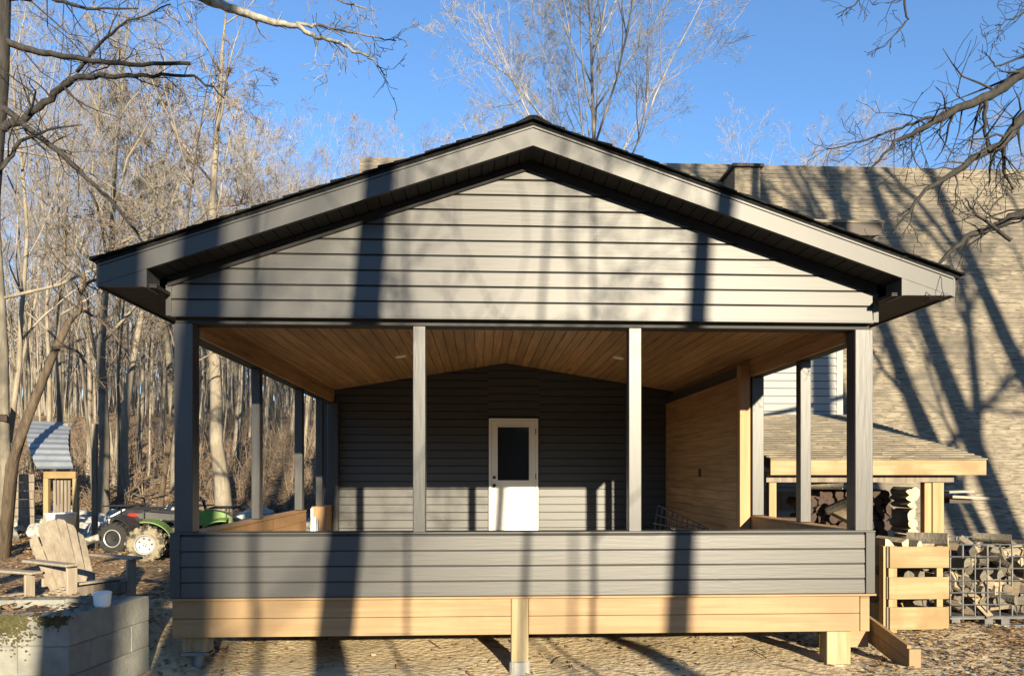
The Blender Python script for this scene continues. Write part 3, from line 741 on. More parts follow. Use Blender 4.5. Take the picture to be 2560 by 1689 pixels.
for px, hgt, lab in ((780, 1270, 'tallest white pipe standing on the porch floor by the left opening'), (787, 1290, 'middle white pipe standing on the porch floor by the left opening'), (793, 1297, 'short grey pipe standing on the porch floor by the left opening')):
    p = at(px, hgt, 10.6); mb = MB(); mb.tube([Vector((p.x,p.y,.69)), p], [.022,.022], 10); o = mb.build('pipe', 'white_plastic' if px < 792 else 'galvanised', None, loc=(p.x,p.y,.69)); tag(o, lab, 'pipe')

# ================================================================== CONCRETE BLOCK WALL, CUP
wall = thing('block_wall', 'weathered grey concrete block planter wall with mossy stains in the lower left corner', 'block wall', (-3.4, 5.9, 0))
wt = .735
def blocks(x0, x1, y0, y1, along, name):
    m_ = MB(); n = max(1, round(((x1-x0) if along == 'x' else (y1-y0))/.405))
    for r_ in range(5):
        z1 = wt-r_*.2225; z0 = z1-.219
        if z1 < -.3: break
        for k in range(-1, n+1):
            a = k+(.5 if r_ % 2 else 0)
            j = random.Random(r_*31+k).uniform(-.004,.004)
            if along == 'x':
                q0, q1 = max(x0, x0+a*(x1-x0)/n), min(x1, x0+(a+1)*(x1-x0)/n)
                if q1-q0 > .02: m_.box(q0+.002, q1-.002, y0+j, y1, z0, z1+(0 if r_ else j*2), c=.006)
            else:
                q0, q1 = max(y0, y0+a*(y1-y0)/n), min(y1, y0+(a+1)*(y1-y0)/n)
                if q1-q0 > .02: m_.box(x0, x1+j, q0+.002, q1-.002, z0, z1+(0 if r_ else j*2), c=.006)
    m_.box(x0+.012, x1-.012, y0+.012, y1-.012, -.3, wt-.012)
    return m_.build(name, 'concrete_block', wall)
blocks(-3.235, -3.05, 5.53, 6.50, 'y', 'side_wall')
blocks(-5.7, -3.238, 5.56, 5.75, 'x', 'front_wall')
blocks(-5.7, -3.238, 6.32, 6.5, 'x', 'back_wall')
mb = MB(); rng = random.Random(8)
for k in range(1500):   # moss hanging over the top edge
    u = rng.gauss(-3.52, .10) if k < 1100 else rng.gauss(-3.16,.05)
    z = wt-abs(rng.gauss(0,.10 if k < 1100 else .04))+.012; s = rng.uniform(.004,.011); y = 5.556-rng.uniform(0,.008) if k < 1100 else 5.524
    mb.add([(u-s,y,z),(u,y-.006,z-s),(u+s,y,z),(u,y-.008,z+s)], [(0,1,2,3)])
mb.build('moss', 'moss', wall)
mb = MB()
for i in range(24):
    for j in range(8):
        x = -5.7+2.46*i/23; y = 5.74+.6*j/7; mb.v.append((x, y, .66+.03*math.sin(i*1.9+j)+.02*math.sin(j*2.3+i*.7)))
for i in range(23):
    for j in range(7): mb.f.append((i*8+j,(i+1)*8+j,(i+1)*8+j+1,i*8+j+1)); mb.mi.append(0)
o = mb.build('soil', 'soil', wall, smooth=True)
for o in list(wall.children):
    for q in o.data.vertices: q.co.x += .165*(q.co.y+wall.location.y-5.53)
p = at(256, 1503, 5.95)
cup = thing('cup', 'white cup with a rounded lid standing on the concrete block wall', 'cup', (p.x, p.y, wt))
mb = MB(); mb.lathe([(0,wt+.001),(.052,wt+.001),(.060,wt+.02),(.066,wt+.105),(.066,wt+.11)], 24, Matrix.Translation(Vector((p.x,p.y,0)))); mb.build('body', 'white_paint', cup, smooth=True)
mb = MB(); mb.lathe([(.068,wt+.106),(.069,wt+.116),(.05,wt+.124),(0,wt+.126)], 24, Matrix.Translation(Vector((p.x,p.y,0)))); mb.build('lid', 'white_plastic', cup)

# ================================================================== ADIRONDACK CHAIRS
def adirondack(label):
    t = thing('adirondack_chair', label, 'garden chair')
    for i in range(6):                        # fanned back slats
        f = (i-2.5); m_ = MB()
        top = .95-.022*f*f; a = Vector((f*.074, .10, .22)); b_ = Vector((f*.098, .47, top))
        d = (b_-a).normalized(); x = Vector((1,0,0)); nrm = x.cross(d).normalized()
        w0, w1 = .0355, .0465
        sl_ = .0021*f*20
        pts = [a-x*w0, a+x*w0, b_-d*(.018+max(0,sl_))+x*w1, b_+x*w1*.7-d*max(0,sl_)*.6, b_-x*w1*.7+d*min(0,sl_)*.6, b_-d*(.018-min(0,sl_))-x*w1]
        m_.add(pts+[p+nrm*.02 for p in pts], [(5,4,3,2,1,0),(6,7,8,9,10,11)]+[(k,(k+1)%6,(k+1)%6+6,k+6) for k in range(6)])
        m_.build('back_slat', 'chair_wood', t)
    for z, y in ((.36,.16),(.66,.325)):
        m_ = MB(); m_.box(-.27,.27,y+.03,y+.06,z-.04,z+.04,c=.004); m_.build('back_rail', 'chair_wood', t)
    for i in range(6):
        y = -.36+i*.092; z = .37-.155*((y+.36)/.55); m_ = MB(); m_.box(-.27,.27,y,y+.082,z,z+.02,c=.004); m_.build('seat_slat', 'chair_wood', t)
    for sx in (-1,1):
        m_ = MB(); m_.box(sx*.335-.065, sx*.335+.065, -.46, .34, .56, .584, c=.008); m_.build('arm', 'chair_wood', t)
        m_ = MB(); m_.box(sx*.305-.05, sx*.305+.05, -.40, -.372, 0, .558, c=.004); m_.build('front_leg', 'chair_wood', t)
        m_ = MB(); v = []
        poly = [(-.37,.24),(-.37,.36),(.20,.20),(.50,.06),(.50,0),(.40,0)]
        m_.add([(sx*.27-.014, y, z) for y, z in poly]+[(sx*.27+.014, y, z) for y, z in poly], [(0,1,2,3,4,5),(11,10,9,8,7,6)]+[(k,k+6,(k+1)%6+6,(k+1)%6) for k in range(6)])
        m_.build('side_rail', 'chair_wood', t)
    m_ = MB(); m_.box(-.252,.252,-.398,-.374,.24,.36,c=.004); m_.build('apron', 'weathered', t)
    return t
ch1 = adirondack('weathered tan slatted garden chair turned to the right behind the block wall')
ch1.location = (-3.90, 7.28, ground_z(-3.8,7.3)+.02); ch1.rotation_euler = (0,0,R(58)); ch1.scale = (.94,.94,1.0)
ch2 = copy_tree(ch1); tag(ch2, 'weathered garden chair cut off by the left edge, only its arm and leg in view')
ch2.location = (-4.72, 6.98, ground_z(-4.6,7)-.04); ch2.rotation_euler = (0,0,R(66))

# ================================================================== ATVs
def wheel(parent, x, y, r, w, tyre_m, rim_m):
    t = MB(); M = Matrix.Translation(Vector((x,y,r))) @ Matrix.Rotation(R(90),4,'X')
    prof = [(r*.52,-w*.42),(r*.62,-w*.5),(r*.86,-w*.5),(r*.95,-w*.38),(r*.97,0),(r*.95,w*.38),(r*.86,w*.5),(r*.62,w*.5),(r*.52,w*.42)]
    t.lathe(prof, 28, M)
    for k in range(18):
        for s_ in (-1,1):
            a = 2*math.pi*(k+.25*s_)/18
            B = Matrix.Translation(Vector((x,y,r))) @ Matrix.Rotation(a,4,'Y')
            t.box(-.022,.022,min(s_*.01,s_*w*.46),max(s_*.01,s_*w*.46),r*.93,r*1.015,M=B)
            t.box(-.02,.02,min(s_*w*.36,s_*w*.53),max(s_*w*.36,s_*w*.53),r*.80,r*.95,M=B)
    ty = t.build('wheel', tyre_m, parent)
    m_ = MB()
    for s_ in (-1,1):
        m_.lathe([(r*.53,s_*w*.44),(r*.50,s_*w*.47),(r*.44,s_*w*.30),(r*.16,s_*w*.24),(r*.14,s_*w*.36),(0,s_*w*.37)] if s_ > 0 else [(0,s_*w*.37),(r*.14,s_*w*.36),(r*.16,s_*w*.24),(r*.44,s_*w*.30),(r*.50,s_*w*.47),(r*.53,s_*w*.44)], 20, M)
    m_.build('rim', rim_m, ty)
    rg = MB()
    for s_ in (-1,1): rg.lathe([(r*.50,s_*w*.46),(r*.545,s_*w*.50),(r*.57,s_*w*.47)], 24, M)
    rg.build('rim_ring', 'alloy', ty)
    h = MB()
    for k in range(7):
        a = 2*math.pi*k/7
        h.lathe([(0,0),(.018,0)], 8, M @ Matrix.Translation(Vector((r*.33*math.cos(a), r*.33*math.sin(a), w*.30))))
    for k in range(4):
        a = 2*math.pi*k/4+.4; h.lathe([(.011,.0),(.011,.012),(0,.014)], 6, M @ Matrix.Translation(Vector((r*.09*math.cos(a), r*.09*math.sin(a), w*.37))))
    h.build('rim_holes', 'black_plastic', ty)
def atv(label, main, accent, tyre_m, rim_m):
    t = thing('quad_bike', label, 'quad bike')
    for x in (-.58,.58):
        for y in (-.40,.40): wheel(t, x, y, .295 if x < 0 else .285, .25 if x < 0 else .2, tyre_m, rim_m)
    m_ = MB(); m_.tube([Vector((-.58,-.36,.29)),Vector((-.58,.36,.29))],[.025,.025],8); m_.tube([Vector((.58,-.36,.285)),Vector((.58,.36,.285))],[.02,.02],8)
    for s_ in (-1,1):
        m_.tube([Vector((.62,s_*.12,.30)),Vector((.1,s_*.16,.28)),Vector((-.5,s_*.14,.34)),Vector((-.72,s_*.12,.62)),Vector((.0,s_*.12,.66)),Vector((.6,s_*.10,.66)),Vector((.78,s_*.14,.40))],[.016]*7,6)
        m_.tube([Vector((.50,s_*.14,.62)),Vector((.57,s_*.32,.30))],[.028,.028],8)
        m_.tube([Vector((-.40,s_*.10,.62)),Vector((-.57,s_*.22,.32))],[.028,.028],8)
    m_.box(-.28,.22,-.16,.16,.26,.56,c=.03); m_.build('frame', 'black_metal', t)
    for x in (-.58,.58):                      # arched fenders
        for s_ in (-1,1):
            m_ = MB(); n = 9; v = []; rr = .36
            for k in range(n+1):
                a = R((12+88*k/n) if x < 0 else (80+88*k/n)); px, pz = x+rr*math.cos(a)*1.12, .30+rr*math.sin(a)*1.02
                for yy in (s_*.20, s_*.53): v.append((px, yy, pz+(.03 if abs(yy) < .3 else 0)))
            v2 = [(a_*1.0, b2, c2-.018) for a_, b2, c2 in v]
            fs = []
            for k in range(n): fs += [(2*k,2*k+1,2*k+3,2*k+2)]
            o_ = len(v); fs += [tuple(i+o_ for i in f[::-1]) for f in fs]
            fs += [(2*k+1,2*k+1+o_,2*k+3+o_,2*k+3) for k in range(n)]
            m_.add(v+v2, fs); m_.build('fender', main, t)
    m_ = MB(); prof = [(.84,.50),(.86,.62),(.55,.78),(.28,.84),(.12,.74),(.12,.58),(.60,.50)]
    m_.prism(prof, -.17, .17); m_.build('front_body', accent, t)
    m_ = MB(); m_.prism([(.12,.74),(.06,.80),(-.25,.76),(-.62,.80),(-.78,.77),(-.74,.70),(-.3,.66),(.1,.66)], -.15, .15); o_ = m_.build('seat', 'black_plastic', t)
    m_ = MB()
    for s_ in (-1,1): m_.tube([Vector((.26,0,.80)),Vector((.22,s_*.10,.98)),Vector((.12,s_*.36,1.02))],[.014]*3,8); m_.tube([Vector((.14,s_*.26,1.01)),Vector((.12,s_*.38,1.02))],[.021]*2,8)
    m_.build('handlebar', 'black_metal', t)
    for x0, x1, z in ((-.90,-.42,.86),(.36,.86,.86)):
        m_ = MB()
        for k in range(5): y = -.34+k*.17; m_.tube([Vector((x0,y,z)),Vector((x1,y,z))],[.011]*2,6)
        for x in (x0, x1): m_.tube([Vector((x,-.34,z)),Vector((x,.34,z))],[.011]*2,6)
        for s_ in (-.2,.2): m_.tube([Vector(((x0+x1)/2,s_,z)),Vector(((x0+x1)/2,s_,z-.2))],[.011]*2,6)
        m_.build('rack', 'black_metal', t)
    for s_ in (-1,1):
        m_ = MB(); m_.lathe([(.055,0),(.05,.03),(0,.035)], 12, Matrix.Translation(Vector((.84,s_*.12,.60)))@Matrix.Rotation(R(90),4,'Y')); m_.build('headlight', 'white_plastic', t)
    return t
q1 = atv('green quad bike with a muddy tyre and silver rims half hidden by the porch corner', 'green_plastic', 'green_plastic', 'muddy_rubber', 'alloy')
q1.location = (-4.92, 12.55, ground_z(-4.9,12.5)-.01); q1.rotation_euler = (0,0,R(12))
q2 = atv('dark quad bike with a small red side panel parked behind the green one', 'black_plastic', 'black_plastic', 'rubber', 'black_plastic')
for s_ in (-1,1):
    m_ = MB(); m_.prism([(.52,.67),(.44,.73),(.24,.72),(.22,.66)], s_*.172, s_*.186); m_.build('side_panel', 'red_plastic', q2)
    m_ = MB(); m_.prism([(-.42,.70),(-.80,.76),(-.78,.70),(-.45,.64)], s_*.152, s_*.166); m_.build('tail_panel', 'white_plastic', q2)
m_ = MB(); m_.prism([(.855,.64),(.56,.79),(.52,.815),(.60,.80),(.87,.66)], -.13, .13); m_.build('nose_panel', 'white_plastic', q2)
q2.location = (-5.95, 13.75, ground_z(-5.9,13.7)-.01); q2.rotation_euler = (0,0,R(172))

# ================================================================== CORRUGATED SHELTER, BUCKET, LOG, SHED AT THE EDGE
p = at(150, 1290, 13.4); gz = ground_z(p.x, 13.4)
sh = thing('feed_shelter', 'small wooden stand with a sagging blue-grey corrugated metal roof in the yard', 'shelter', (p.x, 13.4, gz))
mb = MB(); TL, TR, BL, BR = at(70,1052,13.9), at(180,1058,13.9), at(92,1172,13.0), at(184,1172,13.0)
n = 44; m2 = 6; v = []
for i in range(n+1):
    f = i/n
    for j in range(m2+1):
        u = j/m2; q = TL.lerp(TR, u).lerp(BL.lerp(BR, u), f)
        bow = .20*math.sin(math.pi*f)
        cor = .016*math.cos(f*2*math.pi*9)
        v.append((q.x, q.y-bow*.7-cor*.8, q.z+bow*.25+cor*.5))
fs = [(i*(m2+1)+j, (i+1)*(m2+1)+j, (i+1)*(m2+1)+j+1, i*(m2+1)+j+1) for i in range(n) for j in range(m2)]
mb.add(v, fs); mb.add([(x,y+.004,z-.004) for x,y,z in v], [f[::-1] for f in fs])
mb.build('metal_roof', 'galvanised', sh, smooth=True)
mb = MB(); a, b_ = at(112,1185,13.2), at(192,1185,13.2)
mb.box(a.x, b_.x, 13.16, 13.24, b_.z-.07, b_.z+.05); mb.build('top_rail', 'yellow_wood', sh)
for px in (110, 183):
    x = at(px,1200,13.2).x; mb = MB(); mb.box(x, x+.085, 13.17, 13.25, gz-.05, b_.z-.07, c=.004); mb.build('post', 'yellow_post', sh)
    mb = MB(); mb.box(x, x+.085, 13.8, 13.88, gz-.05, TL.z-.05, c=.004); mb.build('post', 'weathered', sh)
for k in range(5):
    x = at(133+k*9,1200,13.3).x; mb = MB(); mb.box(x, x+.045, 13.3, 13.32, gz+.15, b_.z-.1); mb.build('slat', 'weathered', sh)
mb = MB(); mb.box(at(110,1290,13.3).x, at(195,1290,13.3).x, 13.26, 13.7, gz+.05, gz+.1); mb.build('shelf', 'weathered', sh)
p = at(152, 1286, 12.6)
mb = MB(); z0 = ground_z(p.x, 12.6)
prof = [(0,0),(.19,0),(.235,.38),(.25,.39),(.225,.36),(.18,.05),(0,.03)]
mb.lathe([(r, z+p.z-.36) for r, z in prof], 20, Matrix.Translation(Vector((p.x,12.6,0)))); 
bk = mb.build('bucket', 'white_plastic', None, smooth=True, loc=(p.x,12.6,p.z-.36)); tag(bk, 'white plastic tub on a stump behind the garden chair', 'tub')
mb = MB(); mb.lathe([(0,p.z-.361),(.21,p.z-.362),(.24,p.z-.5),(.26,z0-.1)], 16, Matrix.Translation(Vector((p.x,12.6,0)))); o = mb.build('stump', 'bark_brown', None, loc=(p.x,12.6,z0)); tag(o, 'short brown stump carrying the white tub', 'stump')
mb = MB(); a, b_ = at(190,1365,10.6), at(248,1342,10.6); mb.tube([a, a.lerp(b_,.5)+Vector((0,.0,.01)), b_], [.05,.055,.05], 12); o = mb.build('fallen_log', 'bark_pale', None, smooth=True, loc=a); tag(o, 'pale peeled log lying on the ground in front of the quad bikes', 'log')
es = thing('old_shed', 'dark roof corner of an old shed at the left edge among the trees', 'shed', (-11.6, 17, ground_z(-11.6,17)))
mb = MB(); a = at(32,1040,16.5); a2 = at(-330,1000,16.5)
v = [(a2.x,16.3,a2.z+.05),(a.x,16.3,a.z),(a.x*1.15,18.6,a.z+.75),(a2.x,18.6,a2.z+.8)]
mb.add(v+[(x,y,z-.13) for x,y,z in v], [(0,1,2,3),(7,6,5,4),(0,4,5,1),(1,5,6,2),(2,6,7,3),(3,7,4,0)]); mb.build('roof', 'brown_tin', es)
for x in (a.x-.25, a.x-1.0):
    mb = MB(); mb.box(x, x+.1, 16.5, 16.6, .3, a.z-.05); mb.build('post', 'weathered', es)
mb = MB()
for k in range(7): mb.box(a2.x, a.x-.2, 17.6, 17.63, .4+k*.2, .4+k*.2+.185)
mb.build('wall', 'weathered', es)

# ================================================================== STONES
stone_me = []
for i in range(8):
    rng = random.Random(900+i); mb = MB(); rows = 7; cols = 10
    sx, sy, sz = rng.uniform(.8,1.3), rng.uniform(.7,1.1), rng.uniform(.45,.8)
    ph = [rng.uniform(0,6.28) for _ in range(6)]
    for r_ in range(rows+1):
        th = math.pi*r_/rows
        for c_ in range(cols):
            f = 2*math.pi*c_/cols; k = 1+.16*math.sin(2*f+ph[0])+.12*math.sin(3*f+ph[1]+th*2)+.1*math.sin(th*3+ph[2])+rng.uniform(-.06,.06)
            if r_ in (0, rows): k = 1
            mb.v.append((sx*k*math.sin(th)*math.cos(f), sy*k*math.sin(th)*math.sin(f), sz*k*math.cos(th)))
    for r_ in range(rows):
        for c_ in range(cols): mb.f.append((r_*cols+c_, (r_+1)*cols+c_, (r_+1)*cols+(c_+1)%cols, r_*cols+(c_+1)%cols)); mb.mi.append(0)
    o = mb.build('fieldstone', 'stone'); stone_me.append(o.data); bpy.data.objects.remove(o)
rng = random.Random(55)
for k in range(150):
    Y = rng.uniform(14.8, 20); px = rng.uniform(-40, 800) if k < 90 else rng.uniform(150, 460)
    q = at(px, 1200, Y); s = rng.uniform(.14,.40)*(1.4 if k % 9 == 0 else 1)
    o = bpy.data.objects.new('fieldstone', stone_me[k % 8]); C.objects.link(o); o.scale = (s,s,s); o.rotation_euler = (rng.uniform(-.3,.3), rng.uniform(-.3,.3), rng.uniform(0,6.28))
    o.location = (q.x, Y, ground_z(q.x, Y)+s*.34)
    tag(o, 'grey fieldstone in the rubble at the foot of the wood', 'stone', 'fieldstones along the edge of the wood')

#@@TREES
# ================================================================== TREES
def perp(d, rng):
    a = Vector((rng.gauss(0,1), rng.gauss(0,1), rng.gauss(0,1))); a -= d*a.dot(d)
    return a.normalized() if a.length > 1e-4 else Vector((1,0,0))
def grow(mb, p, d, r, L, lev, rng, S):
    n = S['seg'][lev]; pts = [p]; rad = [r]; wob = S['wob'][lev]; up = S['up'][lev]
    for i in range(n):
        d = (d+Vector((rng.gauss(0,wob), rng.gauss(0,wob), rng.gauss(0,wob)+up))).normalized()
        p = p+d*(L/n); pts.append(p); rad.append(max(S['rmin'], r*(1-.82*(i+1)/n)))
    mb.tube(pts, rad, S['k'][lev], 0, cap=lev < 2)
    if lev+1 < len(S['cnt']):
        for c_ in range(S['cnt'][lev+1]):
            t = rng.uniform(S['t0'][lev], 1.0); i = min(n-1, int(t*n)); f = t*n-i
            q = pts[i].lerp(pts[i+1], f); dd = (pts[i+1]-pts[i]).normalized()
            a = R(rng.gauss(S['ang'][lev+1], 10)); nd = dd*math.cos(a)+perp(dd, rng)*math.sin(a)
            rr = max(S['rmin'], (rad[i]*(1-f)+rad[i+1]*f)*rng.uniform(.45,.7))
            grow(mb, q, nd.normalized(), rr, L*S['rat'][lev+1]*(1.15-.6*t)*rng.uniform(.75,1.2), lev+1, rng, S)
def tree_meshes(seed, H, r0, S, lean=(0,0), nl=12, first=.45, ltop=.30, lbot=.5, lang=45, flare=1.25, twob=.045):
    """returns trunk and crown mesh builders rooted at the origin"""
    rng = random.Random(seed); T = MB(); W = MB()
    n = 14; pts = [Vector((0,0,-.3))]; rad = [r0*flare*1.1]; d = Vector((lean[0], lean[1], 1)).normalized()
    p = Vector((0,0,0))
    for i in range(n+1):
        pts.append(p.copy()); f = i/n; rad.append(max(.012, r0*(1-.93*f)*(1+(flare-1)*max(0, 1-f*9))))
        d = (d+Vector((rng.gauss(0,twob), rng.gauss(0,twob), .03*min(1, twob/.045)))).normalized(); p = p+d*(H/n)
    T.tube(pts, rad, 8)
    for c_ in range(nl):
        t = first+(1-first)*((c_+rng.random())/nl); i = min(n, 1+int(t*n)); f = t*n-int(t*n)
        q = pts[i].lerp(pts[min(i+1,n+1)], f); rr = rad[i]*rng.uniform(.4,.62)
        az = rng.uniform(0, 6.28) if not S.get('spiral') else c_*2.4+rng.uniform(-.5,.5)
        a = R(rng.gauss(lang, 9)); nd = Vector((math.cos(az)*math.sin(a), math.sin(az)*math.sin(a), math.cos(a)))
        u = (t-first)/(1-first); LL = H*(lbot*(1-u)+ltop*u)*rng.uniform(.75,1.15)
        grow(W, q, nd, max(S['rmin']*1.5, rr), LL, 0, rng, S)
    return T, W
WOOD = dict(seg=[6,4,3,2], wob=[.13,.16,.2,.2], up=[.10,.06,.05,.03], k=[5,4,3,3], cnt=[0,6,4,4], t0=[.2,.2,.2], ang=[0,40,40,40], rat=[0,.45,.5,.55], rmin=.0042, spiral=True)
VASE = dict(seg=[8,5,4,2,2], wob=[.07,.11,.14,.16,.18], up=[.05,.06,.05,.03,.02], k=[6,5,4,3,3], cnt=[0,8,6,5,3], t0=[.18,.15,.2,.2], ang=[0,28,32,38,38], rat=[0,.48,.46,.5,.5], rmin=.0075, spiral=True)
BIG = dict(VASE); BIG['cnt'] = [0,10,7,5,3]; BIG['rmin'] = .0048
GNARL = dict(seg=[8,6,4,3], wob=[.2,.26,.3,.3], up=[.04,.03,.0,0], k=[6,5,4,3], cnt=[0,7,6,4], t0=[.2,.15,.15], ang=[0,50,50,50], rat=[0,.5,.48,.5], rmin=.006, spiral=True)
def mesh_of(mb, name, m):
    o = mb.build(name, m, smooth=True); d = o.data; bpy.data.objects.remove(o); return d
variants = []
for i in range(9):
    rng = random.Random(40+i); H = rng.uniform(14.5, 18.5)
    T, W = tree_meshes(500+i, H, rng.uniform(.055,.12), WOOD, (rng.uniform(-.05,.05), rng.uniform(-.05,.05)), nl=13, first=rng.uniform(.2,.42), ltop=.16, lbot=.34, lang=rng.uniform(34,46))
    bm_ = ('bark_tan','bark_grey','bark_tan','bark_grey','bark_tan','bark_tan','bark_mid','bark_tan','bark_grey')[i]
    tops = globals().setdefault('variant_top', []); tops.append(max(p[2] for p in T.v+W.v))
    variants.append((mesh_of(T,'trunk',bm_), mesh_of(W,'crown','brush' if bm_ == 'bark_mid' else 'twig_tan' if i % 2 else 'twig_pink')))
def plant(i, x, y, s, rz, label, group, name='bare_tree', v=None, sink=0.):
    tm, wm = (v or variants)[i % len(v or variants)]
    t = thing(name, label, 'tree', (x, y, ground_z(x,y)-sink), group); t.rotation_euler = (0,0,rz); t.scale = (s,s,s)
    for nm, me in (('trunk', tm), ('crown', wm)):
        o = bpy.data.objects.new(nm, me); C.objects.link(o); o.parent = t
    return t
rng = random.Random(2024)
pts_used = []
def free(x, y, dmin):
    return all((x-a)**2+(y-b)**2 > dmin*dmin for a, b in pts_used)
cnt = 0; tries = 0
def top_line(px):      # where the tree tops of the wood end against the sky
    prof = [(-80,-300),(120,-140),(250,40),(330,110),(430,175),(540,205),(640,225),(720,250),(800,320),(860,370)]
    for (a, b), (c, d) in zip(prof, prof[1:]):
        if px <= c: return b+(d-b)*(px-a)/(c-a)
    return 370
while cnt < 105 and tries < 8000:      # the wood to the left
    tries += 1
    Y = 18+42*rng.random()**1.1
    px = rng.uniform(-60, 835); q = at(px, 1100, Y)
    if px > 330 and Y < 25: continue
    if not free(q.x, Y, .75): continue
    h = (1183-top_line(px)-rng.uniform(-30, 200))*Y/F+1.8-ground_z(q.x,Y); vi = rng.randrange(9); sc_ = h/variant_top[vi]
    if sc_ > 1.1: sc_ = rng.uniform(.8, 1.1)
    if sc_ < .5: continue
    if rng.random() < .3: continue
    pts_used.append((q.x, Y))
    plant(vi, q.x, Y, sc_, rng.uniform(0,6.28), 'slender bare grey-tan tree standing in the sunlit wood left of the porch', 'trees of the wood left of the porch'); cnt += 1
cnt = 0
while cnt < 38:                        # trees behind the house, only their tops in view
    Y = rng.uniform(44, 66); px = rng.choice((rng.uniform(830,1330), rng.uniform(960,1300), rng.uniform(1950,2620), rng.uniform(2150,2600))); q = at(px, 1100, Y)
    if not free(q.x, Y, 1.2): continue
    pts_used.append((q.x, Y)); top = 1183-(rng.uniform(255,335) if px < 1500 else rng.uniform(215,330))
    vi = rng.randrange(9); h = top*Y/F+1.8-ground_z(q.x,Y); s = h/variant_top[vi]
    plant(vi, q.x, Y, s, rng.uniform(0,6.28), 'distant bare tree whose fine pinkish top shows above the roofs', 'tree tops beyond the roofs'); cnt += 1
# the big spreading tree behind the porch gable
T, W = tree_meshes(83, 22.5, .17, BIG, (.0,0), nl=22, first=.40, ltop=.26, lbot=.46, lang=36, twob=.02)
bv = [(mesh_of(T,'trunk','bark_tan'), mesh_of(W,'crown','twig_pale'))]
q = at(1500, 1100, 26.5); plant(0, q.x, 26.5, 1.0, 1.1, 'large spreading bare tree rising into the sky behind the porch gable', None, v=bv)
# particular trees of the left
def special(label, px, py, Y, H, r0, m, wm, lean, seed, nl=11, first=.4, S=WOOD, lb=.36, lt=.18, lang=42):
    T, W = tree_meshes(seed, H, r0, S, lean, nl=nl, first=first, ltop=lt, lbot=lb, lang=lang)
    q = at(px, py, Y); v = [(mesh_of(T,'trunk',m), mesh_of(W,'crown',wm))]
    return plant(0, q.x, Y, 1, 0, label, None, v=v)
special('thick pale trunk near the left edge with heavy spreading limbs', 15, 1100, 16.5, 19, .12, 'bark_grey', 'bark_tan', (.045,0), 61, 11, .25, GNARL, .28, .16, 42)
special('tall grey tree standing just left of the porch eave', 258, 1100, 19.5, 15, .14, 'bark_grey', 'bark_tan', (-.01,0), 62, 13, .30)
special('bright cream trunk lit by the sun between the shelter and the porch post', 312, 1100, 22., 13, .13, 'bark_tan', 'twig_tan', (0,0), 63, 9, .5)
special('stout pale tree seen through the first left opening of the porch', 562, 1100, 20., 15, .20, 'bark_tan', 'twig_tan', (-.02,0), 64, 10, .3)
special('multi-stemmed bare tree with ascending limbs above the left end of the roof', 440, 1100, 24., 11.5, .15, 'bark_grey', 'twig_tan', (0,0), 65, 11, .42, VASE, .42, .25, 22)
special('twin bare tree with pinkish upper twigs right of the ascending tree', 590, 1100, 31., 13, .15, 'bark_tan', 'twig_pink', (.01,0), 66, 11, .42, VASE, .42, .25, 22)
special('dark slim tree just behind the quad bikes', 395, 1100, 18.5, 12, .075, 'bark_brown', 'brush', (.02,0), 67, 11, .25, GNARL, .3, .15, 50)

def limb(W, pts, r0, r1, rng, twigs, tl, lev=1, S=GNARL, k=6, spread=55, droop=0., rm=.45):
    """a limb along given points, sprouting twigs"""
    n = 5; P = []
    for i in range(len(pts)-1):
        for j in range(n): P.append(pts[i].lerp(pts[i+1], j/n)+Vector((rng.gauss(0,.012),rng.gauss(0,.012),rng.gauss(0,.012)))*min(1, tl))
    P.append(pts[-1]); m = len(P)
    rad = [r0+(r1-r0)*i/(m-1) for i in range(m)]
    W.tube(P, rad, k)
    for c_ in range(twigs):
        t = rng.uniform(.12, 1); i = min(m-2, int(t*(m-1))); d = (P[i+1]-P[i]).normalized()
        a = R(rng.gauss(spread, 12)); nd = d*math.cos(a)+perp(d, rng)*math.sin(a); nd.z -= droop
        grow(W, P[i], nd.normalized(), max(.003, rad[i]*rm), tl*rng.uniform(.5,1.2)*(1.2-.7*t), lev, rng, S)
# leaning broken tree by the corrugated shelter
p0 = at(8,1260,12.6); p0.z = ground_z(p0.x,12.6)-.1
lt = thing('leaning_tree', 'leaning crooked dark tree with curved branches beside the corrugated shelter', 'tree', (p0.x,12.6,p0.z))
T = MB(); seq = [p0, dsp(28,1080,12.6), dsp(52,1000,12.6), dsp(92,900,12.6), dsp(125,820,12.6), dsp(160,745,12.6)]
T.tube(seq, [.10,.095,.085,.07,.06,.055], 8); T.build('trunk', 'bark_brown', lt, smooth=True)
W = MB(); rng = random.Random(6); fine = dict(GNARL); fine['rmin'] = .0045
limb(W, [dsp(160,745,12.6), dsp(188,720,12.6), dsp(183,690,12.6), dsp(200,660,12.5), dsp(240,640,12.4), dsp(262,600,12.4)], .05, .012, rng, 12, .9, 2, fine)
limb(W, [dsp(192,722,12.6), dsp(225,735,12.4), dsp(258,770,12.3), dsp(300,825,12.2)], .03, .01, rng, 10, .8, 2, fine)
limb(W, [dsp(135,800,12.6), dsp(180,812,12.3), dsp(210,860,12.2), dsp(246,900,12.1)], .025, .008, rng, 10, .7, 2, fine)
limb(W, [dsp(200,660,12.5), dsp(185,600,12.6), dsp(140,560,12.6)], .03, .008, rng, 10, .9, 2, fine)
W.build('crown', 'bark_brown', lt, smooth=True)
